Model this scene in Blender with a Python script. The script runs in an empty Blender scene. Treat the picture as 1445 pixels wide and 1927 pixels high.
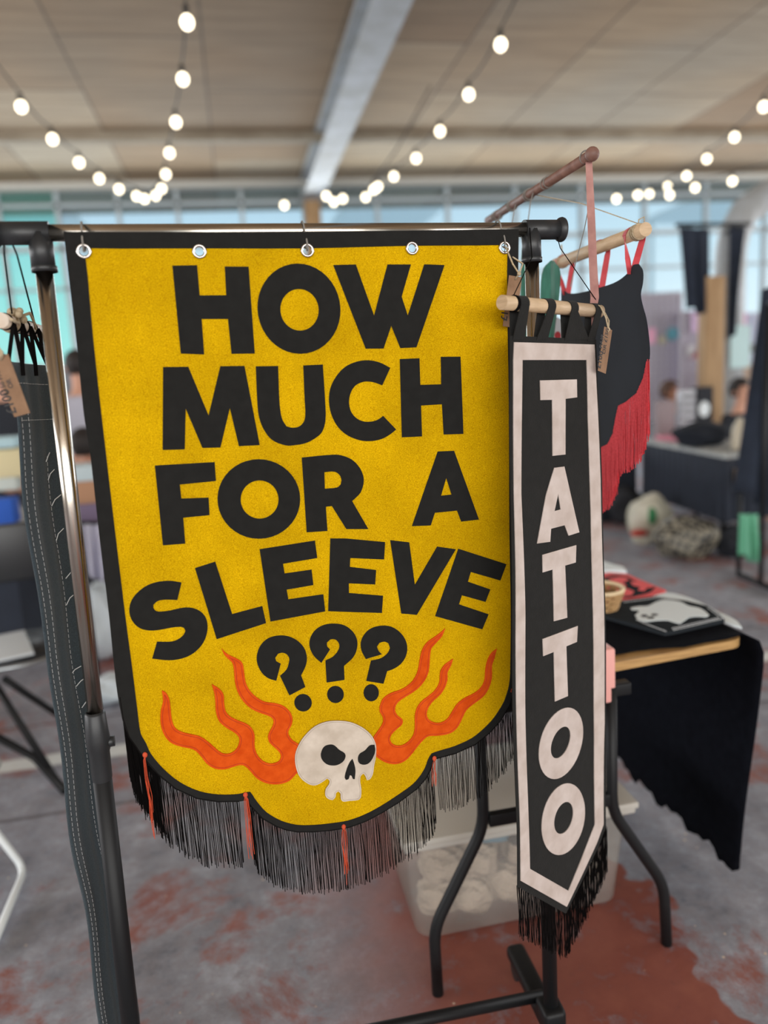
import bpy, bmesh, math, random
from mathutils import Vector, Matrix
from mathutils.geometry import delaunay_2d_cdt
random.seed(7)
SC = bpy.context.scene
COL = SC.collection

# ------------------------------------------------------------------ camera
F, CX, CY, HCAM = 1400.0, 722.5, 963.5, 1.45          # focal length in pixels of the 1445x1927 frame
_D = Vector((488, 7827, 1400)).normalized()
_Y = Vector((-280, -235, 1400)); _Y = (_Y - _Y.dot(_D) * _D).normalized()
_X = _D.cross(_Y)
ROT = Matrix((_X, _Y, -_D))                            # camera (x right, y down, z forward) -> world
EYE = Vector((0, 0, HCAM))
cam_d = bpy.data.cameras.new('camera'); cam = bpy.data.objects.new('camera', cam_d); COL.objects.link(cam)
cam_d.sensor_fit = 'VERTICAL'; cam_d.sensor_height = 24.0; cam_d.sensor_width = 18.0
cam_d.lens = F / 1927 * 24.0
M = Matrix.Identity(4)
for r in range(3):
    M[r][0] = ROT[r][0]; M[r][1] = -ROT[r][1]; M[r][2] = -ROT[r][2]; M[r][3] = EYE[r]
cam.matrix_world = M
cam_d.dof.use_dof = True; cam_d.dof.focus_distance = 1.32; cam_d.dof.aperture_fstop = 0.95
cam_d.clip_start = 0.05; cam_d.clip_end = 200
SC.camera = cam
SC.view_settings.view_transform = 'Standard'; SC.view_settings.look = 'None'
SC.view_settings.exposure = 0.0; SC.view_settings.gamma = 1.0
SC.view_settings.use_curve_mapping = False
SC.cycles.use_denoising = True
SC.cycles.max_bounces = 10; SC.cycles.transparent_max_bounces = 16
SC.cycles.sample_clamp_indirect = 6.0
SC.cycles.caustics_reflective = False; SC.cycles.caustics_refractive = False

# ------------------------------------------------------------------ sky
W = bpy.data.worlds.new('daylight'); SC.world = W; W.use_nodes = True
nt = W.node_tree; nt.nodes.clear()
o_ = nt.nodes.new('ShaderNodeOutputWorld'); b_ = nt.nodes.new('ShaderNodeBackground')
tc = nt.nodes.new('ShaderNodeTexCoord'); sx = nt.nodes.new('ShaderNodeSeparateXYZ'); cr = nt.nodes.new('ShaderNodeValToRGB')
nt.links.new(tc.outputs['Generated'], sx.inputs[0]); nt.links.new(sx.outputs[2], cr.inputs[0])
cr.color_ramp.elements[0].position = 0.0; cr.color_ramp.elements[0].color = (1.0, 1.0, 1.0, 1)
cr.color_ramp.elements[1].position = 0.24; cr.color_ramp.elements[1].color = (0.50, 0.66, 0.78, 1)
e = cr.color_ramp.elements.new(0.13); e.color = (0.74, 0.86, 0.92, 1)
nt.links.new(cr.outputs[0], b_.inputs[0]); b_.inputs[1].default_value = 1.15
nt.links.new(b_.outputs[0], o_.inputs[0])

def area(name, loc, target, sx_, sy_, power, col):
    l = bpy.data.lights.new(name, 'AREA'); l.shape = 'RECTANGLE'; l.size = sx_; l.size_y = sy_
    l.energy = power; l.color = col
    o = bpy.data.objects.new(name, l); COL.objects.link(o); o.location = loc
    o.rotation_euler = (Vector(target) - Vector(loc)).to_track_quat('-Z', 'Y').to_euler()
    return o
area('fill_behind_camera', (1, -7.5, 2.4), (1, 4, 2.2), 14, 3.6, 900, (1.0, 0.97, 0.93))  # added lamp, unseen behind the camera, brightens the banner fronts and the hall
area('fill_left_side', (-8.6, 4.5, 2.3), (0, 5, 3.2), 12, 2.6, 620, (0.96, 0.97, 1.0))  # added unseen lamp tilted upward to brighten the ceiling; this wall has no window
area('fill_right_side', (12.7, 4.5, 2.3), (3, 5, 3.2), 12, 2.6, 620, (0.96, 0.97, 1.0))  # its added counterpart at the solid right wall, also lifting the ceiling
area('daylight_far_glazing', (2, 11.7, 3.1), (2, 4, 1.8), 18, 2.0, 420, (0.90, 0.96, 1.0))

# ------------------------------------------------------------------ pixel geometry helpers
def ray(px, py): return ROT @ Vector(((px - CX) / F, (py - CY) / F, 1.0))
def atx(px, py, x): d = ray(px, py); return EYE + d * (x / d.x)
def aty(px, py, y): d = ray(px, py); return EYE + d * (y / d.y)
def atz(px, py, z): d = ray(px, py); return EYE + d * ((z - HCAM) / d.z)
class Plane:                       # a vertical plane: u along it, v up, n towards the camera
    def __init__(s, p, direction):
        s.p = Vector((p[0], p[1], 0)); s.u = Vector((direction[0], direction[1], 0)).normalized()
        s.n = Vector((s.u.y, -s.u.x, 0))
    def uv(s, px, py):
        d = ray(px, py); t = (s.p - EYE).dot(s.n) / d.dot(s.n); q = EYE + d * t
        return ((q - s.p).dot(s.u), q.z)
    def pt(s, u, v, off=0.0): return s.p + s.u * u + Vector((0, 0, v)) + s.n * off

# ------------------------------------------------------------------ materials
def lin(c):
    return tuple(((v / 255) / 12.92 if v / 255 <= 0.04045 else ((v / 255 + 0.055) / 1.055) ** 2.4) for v in c)
MATS = {}
def mat(name, c, rough=0.8, metal=0.0, var=0.0, scale=20.0, bump=0.0, bscale=None, c2=None, sheen=0.0, trans=0.0, tcol=None, emit=0.0, stretch=None, thr=None, detail=4.0, spec=0.5, coat=0.0):
    if name in MATS: return MATS[name]
    m = bpy.data.materials.new(name); m.use_nodes = True; n = m.node_tree.nodes; L = m.node_tree.links
    b = n['Principled BSDF']; b.inputs['Roughness'].default_value = rough; b.inputs['Metallic'].default_value = metal
    b.inputs['Specular IOR Level'].default_value = spec
    b.inputs['Base Color'].default_value = (*lin(c), 1)
    if sheen: b.inputs['Sheen Weight'].default_value = sheen; b.inputs['Sheen Roughness'].default_value = 0.6
    if coat: b.inputs['Coat Weight'].default_value = coat
    colout = None
    if var or c2 or bump:
        t = n.new('ShaderNodeTexCoord'); mp = n.new('ShaderNodeMapping'); L.new(t.outputs['Object'], mp.inputs[0])
        if stretch: mp.inputs['Scale'].default_value = stretch
    if var or c2:
        nz = n.new('ShaderNodeTexNoise'); nz.inputs['Scale'].default_value = scale; nz.inputs['Detail'].default_value = detail
        L.new(mp.outputs[0], nz.inputs['Vector'])
        rp = n.new('ShaderNodeValToRGB'); L.new(nz.outputs['Fac'], rp.inputs[0])
        lo, hi = thr if thr else (0.3, 0.7)
        rp.color_ramp.elements[0].position = lo; rp.color_ramp.elements[1].position = hi
        a = lin(c); bb = lin(c2) if c2 else tuple(min(1, v * (1 + var)) for v in a)
        if not c2: a = tuple(v * (1 - var) for v in a)
        rp.color_ramp.elements[0].color = (*a, 1); rp.color_ramp.elements[1].color = (*bb, 1)
        L.new(rp.outputs[0], b.inputs['Base Color']); colout = rp.outputs[0]
    if bump:
        nb = n.new('ShaderNodeTexNoise'); nb.inputs['Scale'].default_value = bscale or scale * 3; nb.inputs['Detail'].default_value = 3
        L.new(mp.outputs[0], nb.inputs['Vector'])
        bp = n.new('ShaderNodeBump'); bp.inputs['Strength'].default_value = bump; bp.inputs['Distance'].default_value = 0.002
        L.new(nb.outputs['Fac'], bp.inputs['Height']); L.new(bp.outputs[0], b.inputs['Normal'])
    if emit:
        b.inputs['Emission Color'].default_value = (*lin(tcol or c), 1); b.inputs['Emission Strength'].default_value = emit
    if trans:
        tr = n.new('ShaderNodeBsdfTranslucent'); mx = n.new('ShaderNodeMixShader'); mx.inputs[0].default_value = trans
        tr.inputs[0].default_value = (*lin(tcol or c), 1)
        if colout and not tcol: L.new(colout, tr.inputs[0])
        out = n['Material Output']; L.new(b.outputs[0], mx.inputs[1]); L.new(tr.outputs[0], mx.inputs[2]); L.new(mx.outputs[0], out.inputs[0])
    MATS[name] = m; return m
def clear(name, c, alpha, rough=0.2):
    m = bpy.data.materials.new(name); m.use_nodes = True; n = m.node_tree.nodes; L = m.node_tree.links
    b = n['Principled BSDF']; b.inputs['Base Color'].default_value = (*lin(c), 1); b.inputs['Roughness'].default_value = rough
    t = n.new('ShaderNodeBsdfTransparent'); t.inputs[0].default_value = (*lin(c), 1); mx = n.new('ShaderNodeMixShader')
    mx.inputs[0].default_value = alpha; L.new(t.outputs[0], mx.inputs[1]); L.new(b.outputs[0], mx.inputs[2]); L.new(mx.outputs[0], n['Material Output'].inputs[0])
    return m

YEL = mat('yellow_felt', (204, 154, 0), 0.95, c2=(250, 212, 14), scale=620, thr=(0.30, 0.68), detail=4, bump=0.5, bscale=500, trans=0.30, spec=0.1)
def felt_mottle(m):                # cloudy thick and thin areas in the felt
    n = m.node_tree.nodes; L = m.node_tree.links
    rp = [x for x in n if x.type == 'VALTORGB'][0]; mp = [x for x in n if x.type == 'MAPPING'][0]
    nz = n.new('ShaderNodeTexNoise'); nz.inputs['Scale'].default_value = 9; nz.inputs['Detail'].default_value = 5; L.new(mp.outputs[0], nz.inputs['Vector'])
    r2 = n.new('ShaderNodeValToRGB'); r2.color_ramp.elements[0].position = .3; r2.color_ramp.elements[1].position = .7
    r2.color_ramp.elements[0].color = (.78, .75, .6, 1); r2.color_ramp.elements[1].color = (1, 1, 1, 1); L.new(nz.outputs['Fac'], r2.inputs[0])
    mu = n.new('ShaderNodeMix'); mu.data_type = 'RGBA'; mu.blend_type = 'MULTIPLY'; mu.inputs[0].default_value = 1
    L.new(rp.outputs[0], mu.inputs[6]); L.new(r2.outputs[0], mu.inputs[7])
    for x in n:
        if x.type in ('BSDF_PRINCIPLED',): L.new(mu.outputs[2], x.inputs['Base Color'])
        if x.type == 'BSDF_TRANSLUCENT': L.new(mu.outputs[2], x.inputs[0])
felt_mottle(YEL)
BLK = mat('black_cotton', (30, 30, 29), 0.95, var=.12, scale=60, bump=.25, bscale=300, sheen=.05, spec=.12)
BLKF = mat('black_fringe_thread', (17, 15, 15), 1.0, spec=.05)
ORG = mat('orange_felt', (194, 68, 12), 0.95, c2=(212, 84, 22), scale=60, bump=.5, bscale=250, spec=.1)
ORGD = mat('dark_orange_thread', (176, 52, 10), 0.9)
CRM = mat('cream_felt', (184, 171, 156), 0.95, c2=(206, 194, 180), scale=40, bump=.8, bscale=45, spec=.1)
CRMD = mat('cream_thread', (170, 156, 142), 0.9)
WHT = mat('white_felt', (180, 166, 158), 0.95, c2=(198, 186, 180), scale=30, bump=.8, bscale=60, spec=.1)
CHR = mat('chrome', (190, 182, 170), 0.18, 1.0)
GROM = mat('grommet_metal', (205, 200, 195), 0.22, 1.0)
PLA = mat('black_plastic', (36, 38, 40), 0.42, var=.1, scale=15, bump=.1, bscale=120)
PNT = mat('black_painted_steel', (20, 21, 23), 0.5, spec=.3)
DOW = mat('pale_wood', (176, 150, 118), 0.6, c2=(200, 174, 142), scale=30, stretch=(1, 1, 6), bump=.15)
DOWC = mat('cream_dowel', (214, 204, 192), 0.6, c2=(190, 170, 148), scale=25)
BRD = mat('brown_dowel', (98, 68, 58), 0.55, c2=(128, 94, 82), scale=40, bump=.3)
SUE = mat('pink_brown_suede', (156, 112, 106), 0.95, c2=(176, 132, 124), scale=50, bump=.3)
TWI = mat('twine', (196, 180, 152), 0.95, c2=(160, 142, 114), scale=300, bump=.5)
GRYC = mat('grey_cord', (128, 124, 118), 0.9)
KRA = mat('kraft_card', (124, 95, 72), 0.9, c2=(140, 109, 84), scale=60)
INK = mat('black_ink', (30, 28, 28), 0.6)
RED = mat('red_ribbon', (186, 40, 52), 0.55, var=.1, scale=30, sheen=.3)
REDF = mat('red_thread', (184, 40, 50), 0.7, c2=(214, 66, 74), scale=260)
GRN = mat('green_velvet', (28, 92, 78), 0.9, c2=(46, 116, 98), scale=30, sheen=.4, stretch=(4, 4, 1))
DEN = mat('charcoal_denim', (42, 52, 58), 0.95, c2=(58, 68, 74), scale=500, bump=.4, bscale=900, sheen=.15, spec=.1)
STI = mat('white_thread', (205, 208, 210), 0.8)
SIL = mat('silver_steel', (215, 215, 215), 0.2, 1.0)
NAV = mat('black_felt_cloth', (16, 18, 24), 1.0, var=.2, scale=40, bump=.5, bscale=200, spec=.05)
WOODE = mat('birch_edge', (184, 146, 92), 0.55, c2=(134, 98, 56), scale=14, stretch=(1, 1, 22), thr=(.45, .75), detail=6)

# ------------------------------------------------------------------ mesh helpers
def link(o, parent=None):
    COL.objects.link(o)
    if parent is not None: o.parent = parent; o.matrix_parent_inverse = Matrix.Translation(-parent.location) if parent.parent is None else Matrix.Translation(-parent.location - (parent.parent.location if parent.parent else Vector()))
    return o
class MB:
    def __init__(s): s.v = []; s.f = []; s.sm = []
    def add(s, vs, fs, smooth=False):
        b = len(s.v); s.v += [tuple(v) for v in vs]; s.f += [tuple(i + b for i in f) for f in fs]; s.sm += [smooth] * len(fs); return s
    def box(s, c, d, rz=0.0, bev=0.0, rot=None):
        c = Vector(c); hx, hy, hz = d[0] / 2, d[1] / 2, d[2] / 2
        R = rot if rot is not None else Matrix.Rotation(rz, 3, 'Z')
        if bev <= 0:
            vs = [c + R @ Vector((x * hx, y * hy, z * hz)) for x in (-1, 1) for y in (-1, 1) for z in (-1, 1)]
            return s.add(vs, [(0, 1, 3, 2), (4, 6, 7, 5), (0, 4, 5, 1), (2, 3, 7, 6), (0, 2, 6, 4), (1, 5, 7, 3)])
        bm = bmesh.new(); bmesh.ops.create_cube(bm, size=1)
        for v in bm.verts: v.co = Vector((v.co.x * d[0], v.co.y * d[1], v.co.z * d[2]))
        bmesh.ops.bevel(bm, geom=bm.edges[:], offset=bev, segments=3, affect='EDGES', profile=.5)
        bm.verts.index_update()
        s.add([c + R @ v.co for v in bm.verts], [[v.index for v in f.verts] for f in bm.faces], True); bm.free(); return s
    def tube(s, pts, r, n=12, caps=True, flat=None):
        pts = [Vector(p) for p in pts]; m = len(pts); rs = r if isinstance(r, (list, tuple)) else [r] * m
        t0 = (pts[1] - pts[0]).normalized(); ref = Vector((0, 0, 1)) if abs(t0.z) < .9 else Vector((1, 0, 0))
        a = t0.cross(ref).normalized(); vs = []
        for i, p in enumerate(pts):
            t = (pts[min(i + 1, m - 1)] - pts[max(i - 1, 0)])
            t = t.normalized() if t.length > 1e-9 else t0
            a = (a - a.dot(t) * t).normalized(); b = t.cross(a)
            for k in range(n):
                g = 2 * math.pi * k / n
                vs.append(p + (a * math.cos(g) + b * math.sin(g) * (flat or 1)) * rs[i])
        fs = [(i * n + k, i * n + (k + 1) % n, (i + 1) * n + (k + 1) % n, (i + 1) * n + k) for i in range(m - 1) for k in range(n)]
        s.add(vs, fs, n > 5)
        if caps: s.f += [tuple(len(s.v) - m * n + k for k in range(n))[::-1], tuple(len(s.v) - n + k for k in range(n))]; s.sm += [False, False]
        return s
    def lathe(s, c, prof, n=24, axis=None):      # prof: (radius, height) along axis from c
        c = Vector(c); A = (Vector(axis) if axis else Vector((0, 0, 1))).normalized()
        R = A.to_track_quat('Z', 'Y').to_matrix(); vs = []
        for (r, h) in prof:
            for k in range(n):
                g = 2 * math.pi * k / n; vs.append(c + R @ Vector((r * math.cos(g), r * math.sin(g), h)))
        m = len(prof)
        return s.add(vs, [(i * n + k, i * n + (k + 1) % n, (i + 1) * n + (k + 1) % n, (i + 1) * n + k) for i in range(m - 1) for k in range(n)], True)
    def ball(s, c, r, n=14, sq=(1, 1, 1)):
        c = Vector(c); m = n // 2; vs = []
        for i in range(m + 1):
            th = math.pi * i / m
            for k in range(n):
                g = 2 * math.pi * k / n
                vs.append(c + Vector((r * sq[0] * math.sin(th) * math.cos(g), r * sq[1] * math.sin(th) * math.sin(g), r * sq[2] * math.cos(th))))
        return s.add(vs, [(i * n + k, (i + 1) * n + k, (i + 1) * n + (k + 1) % n, i * n + (k + 1) % n) for i in range(m) for k in range(n)], True)
    def ribbon(s, pts, w, wd, th=.0012):          # flat strip, width w along direction wd
        pts = [Vector(p) for p in pts]; m = len(pts); vs = []; wds = [Vector(q).normalized() for q in wd] if isinstance(wd, list) else [Vector(wd).normalized()] * m
        ws = w if isinstance(w, (list, tuple)) else [w] * m
        for i, p in enumerate(pts):
            t = (pts[min(i + 1, m - 1)] - pts[max(i - 1, 0)]).normalized(); wd = wds[i]; nn = t.cross(wd).normalized() * th / 2; h = wd * ws[i] / 2
            vs += [p - h - nn, p + h - nn, p + h + nn, p - h + nn]
        fs = [(i * 4 + k, i * 4 + (k + 1) % 4, (i + 1) * 4 + (k + 1) % 4, (i + 1) * 4 + k) for i in range(m - 1) for k in range(4)]
        fs += [(3, 2, 1, 0), tuple(m * 4 - 4 + k for k in range(4))]
        return s.add(vs, fs)
    def ring(s, c, axis, R1, r, n=28, k=10):
        A = Vector(axis).normalized(); Q = A.to_track_quat('Z', 'Y').to_matrix(); c = Vector(c); vs = []
        for i in range(n):
            g = 2 * math.pi * i / n
            for j in range(k):
                h = 2 * math.pi * j / k; rr = R1 + r * math.cos(h)
                vs.append(c + Q @ Vector((rr * math.cos(g), rr * math.sin(g), r * math.sin(h))))
        return s.add(vs, [(i * k + j, ((i + 1) % n) * k + j, ((i + 1) % n) * k + (j + 1) % k, i * k + (j + 1) % k) for i in range(n) for j in range(k)], True)
    def build(s, name, m, parent=None, loc=None):
        base = Vector(loc) if loc is not None else Vector()
        if parent is not None and loc is None:
            pass
        me = bpy.data.meshes.new(name); me.from_pydata([tuple(Vector(v) - base) for v in s.v], [], s.f); me.update()
        for p, q in zip(me.polygons, s.sm): p.use_smooth = q
        bm = bmesh.new(); bm.from_mesh(me); bmesh.ops.recalc_face_normals(bm, faces=bm.faces[:]); bm.to_mesh(me); bm.free()
        me.materials.append(m); o = bpy.data.objects.new(name, me); o.location = base
        COL.objects.link(o)
        if parent is not None:
            o.parent = parent
            off = Vector(); p = parent
            while p is not None: off += p.location; p = p.parent
            o.location = base - off
        return o
def tag(o, label=None, cat=None, group=None, kind=None):
    if label: o['label'] = label
    if cat: o['category'] = cat
    if group: o['group'] = group
    if kind: o['kind'] = kind
    return o
def thing(name, loc, label, cat, group=None):
    o = bpy.data.objects.new(name, None); COL.objects.link(o); o.location = loc; o.empty_display_size = .05
    return tag(o, label, cat, group)
def struct(name, mb, m): return tag(mb.build(name, m), kind='structure')
def copy_tree(o, parent=None):
    c = o.copy(); COL.objects.link(c)
    if parent is not None: c.parent = parent
    for ch in list(o.children): copy_tree(ch, c)
    return c

def smooth_poly(P, closed=True, step=4, corner=40):
    P = [Vector(p) for p in P]; n = len(P); out = []
    def turn(i):
        a = P[i] - P[i - 1]; b = P[(i + 1) % n] - P[i]
        return math.degrees(a.angle(b, 0)) if a.length and b.length else 0
    cor = [turn(i) > corner for i in range(n)]
    for i in range(n):
        p1, p2 = P[i], P[(i + 1) % n]; p0, p3 = P[i - 1], P[(i + 2) % n]; d = (p2 - p1)
        t1 = d if cor[i] else (p2 - p0).normalized() * d.length
        t2 = d if cor[(i + 1) % n] else (p3 - p1).normalized() * d.length
        for k in range(step):
            t = k / step; a = 2 * t**3 - 3 * t**2 + 1; b = t**3 - 2 * t**2 + t; c = -2 * t**3 + 3 * t**2; e_ = t**3 - t**2
            out.append(p1 * a + t1 * b + p2 * c + t2 * e_)
    return [(v.x, v.y) for v in out]
def crop(P, ox, oy, s): return [(ox + x / s, oy + y / s) for x, y in P]
def oval(cx, cy, a, b, s=0.0, n=40):
    return [(cx + a * math.cos(2 * math.pi * k / n) + s * math.sin(2 * math.pi * k / n), cy - b * math.sin(2 * math.pi * k / n)) for k in range(n)]
def inpoly(P, x, y):
    c = False; j = len(P) - 1
    for i in range(len(P)):
        xi, yi = P[i]; xj, yj = P[j]
        if (yi > y) != (yj > y) and x < (xj - xi) * (y - yi) / (yj - yi) + xi: c = not c
        j = i
    return c
def densify(P, h):
    out = []
    for i in range(len(P)):
        a = P[i]; b = P[(i + 1) % len(P)]; d = math.hypot(b[0] - a[0], b[1] - a[1]); k = max(1, int(d / h))
        out += [(a[0] + (b[0] - a[0]) * j / k, a[1] + (b[1] - a[1]) * j / k) for j in range(k)]
    return out
def sheet(mb, frame, outers, holes=(), off=0.0, th=.002, h=.02, wob=None, px=True):
    """cut cloth: outlines (pixels or uv) on a plane, meshed finely, with thickness; wob(u,v) bends it"""
    conv = (lambda P: [frame.uv(*p) for p in P]) if px else (lambda P: list(P))
    O = [densify(conv(P), h) for P in outers]; Hs = [densify(conv(P), h) for P in holes]
    pts = []; edges = []
    for P in O + Hs:
        b = len(pts); pts += [Vector(p) for p in P]; edges += [(b + i, b + (i + 1) % len(P)) for i in range(len(P))]
    us = [p.x for p in pts]; vs = [p.y for p in pts]
    if wob:
        u = min(us) + h / 2
        while u < max(us):
            v = min(vs) + h / 2
            while v < max(vs): pts.append(Vector((u, v))); v += h
            u += h
    V, E_, T, *_ = delaunay_2d_cdt(pts, edges, [], 0, 1e-6)
    keep = []
    for t in T:
        cx = sum(V[i].x for i in t) / len(t); cy = sum(V[i].y for i in t) / len(t)
        if any(inpoly(P, cx, cy) for P in O) and not any(inpoly(P, cx, cy) for P in Hs): keep.append(tuple(t))
    used = sorted({i for t in keep for i in t}); ix = {i: k for k, i in enumerate(used)}; n = len(used)
    w = wob or (lambda u, v: 0.0)
    front = [frame.pt(V[i].x, V[i].y, off + th + w(V[i].x, V[i].y)) for i in used]
    back = [frame.pt(V[i].x, V[i].y, off + w(V[i].x, V[i].y)) for i in used]
    F1 = [tuple(ix[i] for i in t) for t in keep]; cnt = {}
    for t in F1:
        for a, b in zip(t, t[1:] + t[:1]): cnt[(a, b)] = cnt.get((a, b), 0) + 1
    rim = [(a, b) for (a, b) in cnt if (b, a) not in cnt]
    mb.add(front + back, F1 + [tuple(i + n for i in t[::-1]) for t in F1] + [(a, b, b + n, a + n)[::-1] for a, b in rim])
    return mb
def inset(P, d):
    n = len(P); out = []; area_ = sum(P[i][0] * P[(i + 1) % n][1] - P[(i + 1) % n][0] * P[i][1] for i in range(n)); sg = 1 if area_ > 0 else -1
    for i in range(n):
        a = Vector(P[i - 1]); b = Vector(P[(i + 1) % n]); t = (b - a)
        if t.length < 1e-9: continue
        t.normalize(); q = Vector(P[i]) + Vector((-t.y, t.x)) * d * sg
        if min((q - Vector(p)).length for p in P) > d * .85: out.append(tuple(q))
    return out
def lettering(s, size, mb, org, xdir, ydir, nrm, th=.0004, spacing=1.0):
    """text shapes in a plain built-in face, laid along xdir from org"""
    c = bpy.data.curves.new('lettering_shape', 'FONT'); c.body = s; c.size = size; c.space_character = spacing; c.resolution_u = 3; c.offset = .018 * size
    o = bpy.data.objects.new('lettering_shape', c); COL.objects.link(o)
    dg = bpy.context.evaluated_depsgraph_get(); me = o.evaluated_get(dg).to_mesh()
    xd, yd, nn = Vector(xdir).normalized(), Vector(ydir).normalized(), Vector(nrm).normalized(); org = Vector(org)
    mb.add([org + xd * v.co.x + yd * v.co.y + nn * th for v in me.vertices], [tuple(p.vertices) for p in me.polygons])
    wdt = max([v.co.x for v in me.vertices] or [0])
    o.evaluated_get(dg).to_mesh_clear(); bpy.data.objects.remove(o); bpy.data.curves.remove(c)
    return wdt
#SPLIT
# ================================================================== the hall
CEIL = 4.5
def floor_material():
    m = bpy.data.materials.new('worn_painted_concrete'); m.use_nodes = True; n = m.node_tree.nodes; L = m.node_tree.links
    b = n['Principled BSDF']; b.inputs['Roughness'].default_value = .62
    t = n.new('ShaderNodeTexCoord'); sp = n.new('ShaderNodeSeparateXYZ'); L.new(t.outputs['Object'], sp.inputs[0])
    def noise(sc, det=6, rough=.6, dist=0):
        z = n.new('ShaderNodeTexNoise'); z.inputs['Scale'].default_value = sc; z.inputs['Detail'].default_value = det; z.inputs['Roughness'].default_value = rough
        z.inputs['Distortion'].default_value = dist; L.new(t.outputs['Object'], z.inputs['Vector']); return z.outputs['Fac']
    def mth(op, a, b_=None, cl=False):
        z = n.new('ShaderNodeMath'); z.operation = op; z.use_clamp = cl
        for i, q in enumerate((a, b_)):
            if q is None: continue
            if isinstance(q, (int, float)): z.inputs[i].default_value = q
            else: L.new(q, z.inputs[i])
        return z.outputs[0]
    def step(v, lo, hi): z = n.new('ShaderNodeMapRange'); z.clamp = True; L.new(v, z.inputs[0]); z.inputs[1].default_value = lo; z.inputs[2].default_value = hi; return z.outputs[0]
    def mix(f, a, b_):
        z = n.new('ShaderNodeMix'); z.data_type = 'RGBA'; L.new(f, z.inputs[0])
        for i, q in ((6, a), (7, b_)):
            if isinstance(q, tuple): z.inputs[i].default_value = (*lin(q), 1)
            else: L.new(q, z.inputs[i])
        return z.outputs[2]
    X, Y = sp.outputs[0], sp.outputs[1]
    conc = mix(step(noise(4, 9, .75), .36, .66), (106, 109, 120), (184, 189, 202))
    conc = mix(step(noise(24, 6, .75), .35, .75), conc, (138, 134, 140))
    # worn red paint: scattered patches everywhere, nearly whole between x = .15 and x = 1.0
    edge = mth('ADD', X, mth('MULTIPLY', mth('SUBTRACT', noise(4, 3), .5), .35))
    band = mth('MULTIPLY', step(edge, .05, .35), mth('SUBTRACT', 1.0, step(edge, .985, 1.0)))
    band = mth('MULTIPLY', band, mth('SUBTRACT', 1.0, step(Y, 2.4, 3.0)))
    patch = step(noise(2.0, 9, .72, .3), .51, .60)
    fray = step(noise(13, 6, .7), .25, .50)
    red = mth('MAXIMUM', mth('MULTIPLY', patch, mth('MULTIPLY', fray, .92)), mth('MULTIPLY', band, step(noise(7, 7, .7), .26, .46)))
    redc = mix(step(noise(7, 6), .3, .7), (132, 72, 64), (154, 92, 78))
    col = mix(red, conc, redc)
    # joints and the white line painted across the floor
    def line(v, c, w):
        a = mth('ABSOLUTE', mth('SUBTRACT', v, c)); return mth('SUBTRACT', 1.0, step(a, w * .7, w))
    jn = mth('MAXIMUM', line(Y, 2.62, .012), line(Y, 3.42, .012))
    col = mix(mth('MULTIPLY', jn, .6), col, (66, 52, 48))
    wl = mth('MULTIPLY', line(mth('ADD', Y, mth('MULTIPLY', noise(10), .03)), 3.065, .06), step(noise(15, 6, .7), .2, .4))
    col = mix(mth('MULTIPLY', wl, .95), col, (226, 230, 228))
    # pale chips and paint flecks
    vz = n.new('ShaderNodeTexVoronoi'); vz.inputs['Scale'].default_value = 17; L.new(t.outputs['Object'], vz.inputs['Vector'])
    fl = mth('MULTIPLY', mth('SUBTRACT', 1.0, step(vz.outputs['Distance'], .05, .075)), step(noise(3, 2), .5, .56))
    col = mix(fl, col, (215, 195, 175))
    dark = step(noise(11, 5, .7), .62, .78); col = mix(mth('MULTIPLY', dark, .45), col, (62, 56, 54))
    L.new(col, b.inputs['Base Color'])
    bp = n.new('ShaderNodeBump'); bp.inputs['Strength'].default_value = .25; bp.inputs['Distance'].default_value = .004
    L.new(noise(40, 6, .7), bp.inputs['Height']); L.new(bp.outputs[0], b.inputs['Normal'])
    L.new(mth('SUBTRACT', .72, mth('MULTIPLY', red, .22)), b.inputs['Roughness'])
    return m
struct('floor', MB().box((2, 3, -.05), (26, 22, .1)), floor_material())

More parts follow.
